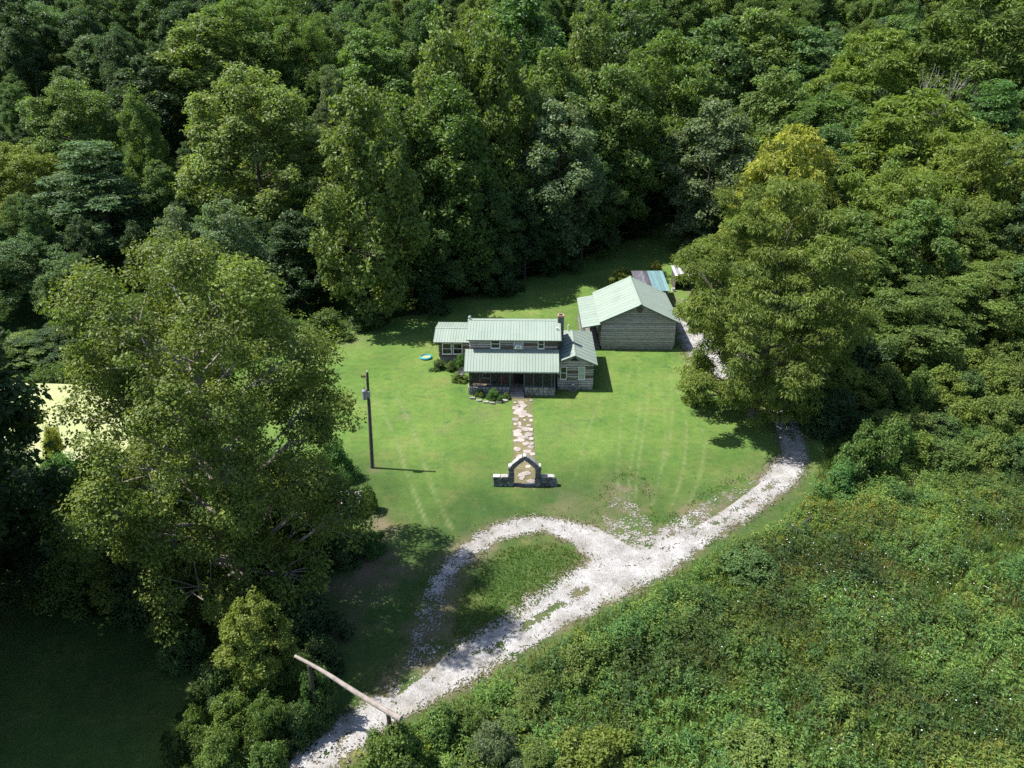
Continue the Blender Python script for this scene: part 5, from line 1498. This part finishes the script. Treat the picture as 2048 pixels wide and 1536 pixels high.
GRN = [(.105, .185, .042), (.13, .205, .045), (.095, .175, .05), (.15, .20, .042)]
def dens(x, y, scale, seed, lo, hi):
    k = np.clip((fbm(x, y, scale, seed, 4) - lo) / (hi - lo), 0, 1)
    return rngW.uniform(size=len(x)) < k
x, y = sample_poly(FIELD, 260000); e, _ = drive_field(x, y); k = (e < -.7); x, y = x[k], y[k]
kk = rngW.uniform(size=len(x)) < .75
parts = [blades(x[kk], y[kk], .3, .8, .05, [(.16, .21, .05), (.13, .205, .044), (.20, .20, .075), (.24, .205, .11), (.14, .22, .045)])]
stuff('field_grass', parts, 'tall rough grass covering the field right of the drive', 'grass')
x, y = sample_poly(FIELD, 54000); e, _ = drive_field(x, y); k = (e < -1.1) & dens(x, y, 6, 101, .2, .6); x, y = x[k], y[k]
p1 = weeds(x[::2], y[::2], 13, .4, 1.45, .21, GRN, .24, .38); p2 = weeds(x[1::2], y[1::2], 13, .3, .9, .19, [(.07, .145, .042), (.08, .155, .038), (.06, .125, .038)], .2, .5)
stuff('field_weeds', [p1, p2], 'broad-leaved weeds growing thickly through the field', 'weeds')
x, y = sample_poly(FIELD, 30000); k = dens(x, y, 9, 151, .55, .7); x, y = x[k][:5200], y[k][:5200]
stuff('goldenrod', [weeds(x, y, 11, .6, 1.25, .2, [(.20, .24, .035), (.16, .22, .04), (.22, .22, .04)], .2, .3)], 'yellow-green goldenrod drifts in the field', 'weeds')
# taller weed clumps that give the field its hollows and humps
cx_, cy_ = sample_poly(FIELD, 900); e, _ = drive_field(cx_, cy_); k = e < -1.6; cx_, cy_ = cx_[k][:420], cy_[k][:420]
ns = 17; T_ = np.repeat(np.arange(len(cx_)), ns); r0_ = rngW.uniform(.35, .95, len(cx_))
aa = rngW.uniform(0, 6.283, len(T_)); rr2 = r0_[T_] * np.sqrt(rngW.uniform(0, 1, len(T_)))
x, y = cx_[T_] + np.cos(aa) * rr2, cy_[T_] + np.sin(aa) * rr2
half = len(x) // 2
stuff('tall_weeds', [weeds(x[:half], y[:half], 17, .8, 1.5, .19, GRN, .2, .36), weeds(x[half:], y[half:], 17, .7, 1.4, .16, [(.07, .15, .042), (.06, .13, .04), (.11, .175, .04)], .2, .42)], 'humps of taller leafy weeds through the field', 'weeds')
for nm, poly, n, lab in (('pond_bank_undergrowth', [XY(*q) for q in [(-80, 772), (90, 764), (220, 772), (330, 792), (420, 760), (330, 690), (150, 690), (-80, 700)]], 14000, 'dark undergrowth along the far pond bank'), ('bank_undergrowth', THICKET, 26000, 'shaded undergrowth below the sycamore'), ('slope_undergrowth', FOOT, 26000, 'weedy undergrowth at the foot of the right slope')):
    x, y = sample_poly(poly, n); e, _ = drive_field(x, y); k = (e < -.6) & dens(x, y, 5, 131, .3, .6)
    px_ = P(640, 1200); k &= np.hypot(x - px_.x, y - px_.y) > 3
    k &= ~in_poly(x, y, [(a[0], a[1]) for a in pp])
    x, y = x[k][:5000], y[k][:5000]
    stuff(nm, [weeds(x, y, 12, .4, 1.3, .22, [(.06, .115, .03), (.075, .125, .028), (.09, .14, .03)], .26, .45)], lab, 'undergrowth')
# ragged grass: inside the turning loop, along drive edges and lawn fringes
x = rngW.uniform(-18, 34, 420000); y = rngW.uniform(26, 100, 420000)
e, s = drive_field(x, y)
isl = in_poly(x, y, [XY(*p) for p in [(930, 1180), (1000, 1100), (1100, 1085), (1165, 1110), (1140, 1160), (1040, 1240), (930, 1290), (900, 1270)]])
fringe = (np.exp(-np.abs(e + .15) / .35) * .5 > rngW.uniform(size=len(x))) & (fbm(x, y, .9, 51, 4) > .42)
k = ((isl & (rngW.uniform(size=len(x)) < .8)) | fringe) & (e > -6) & lawn_keep(x, y)
x, y = x[k], y[k]
stuff('drive_grass', [blades(x, y, .08, .26, .07, [(.085, .165, .032), (.11, .18, .035), (.15, .19, .045), (.07, .14, .03)], .7)], 'ragged grass tufts in the turning loop and along the drive', 'grass')
# white flowers
x, y = sample_poly(FIELD, 9000)
c1 = [P(1640, 1105), P(1700, 1200), P(1580, 1090), P(1600, 1080), P(1760, 1290), P(1950, 1440), P(1900, 1180), P(1980, 1050)]
w = sum(np.exp(-(np.hypot(x - c.x, y - c.y) / r) ** 2) for c, r in zip(c1, (2.6, 2.4, 1.6, 1.2, 2.2, 1.3, 2, 2))) * .6 + .012
k = rngW.uniform(size=len(x)) < w; x, y = x[k], y[k]; n = len(x)
z = terrain(x, y) + rngW.uniform(.7, 1.15, n); r_ = rngW.uniform(.02, .05, n)
vv = np.stack([np.stack([x + np.cos(t) * r_, y + np.sin(t) * r_, z + .012 * math.sin(2 * t)], -1) for t in (0, 1.047, 2.094, 3.1416, 4.189, 5.236)], 1).reshape(-1, 3)
me = npmesh('wildflowers', vv, np.arange(n * 6).reshape(-1, 6), M['petal'])
tag(link(bpy.data.objects.new('wildflowers', me)), 'white flat flower heads dotted over the field', 'flowers', kind='stuff')
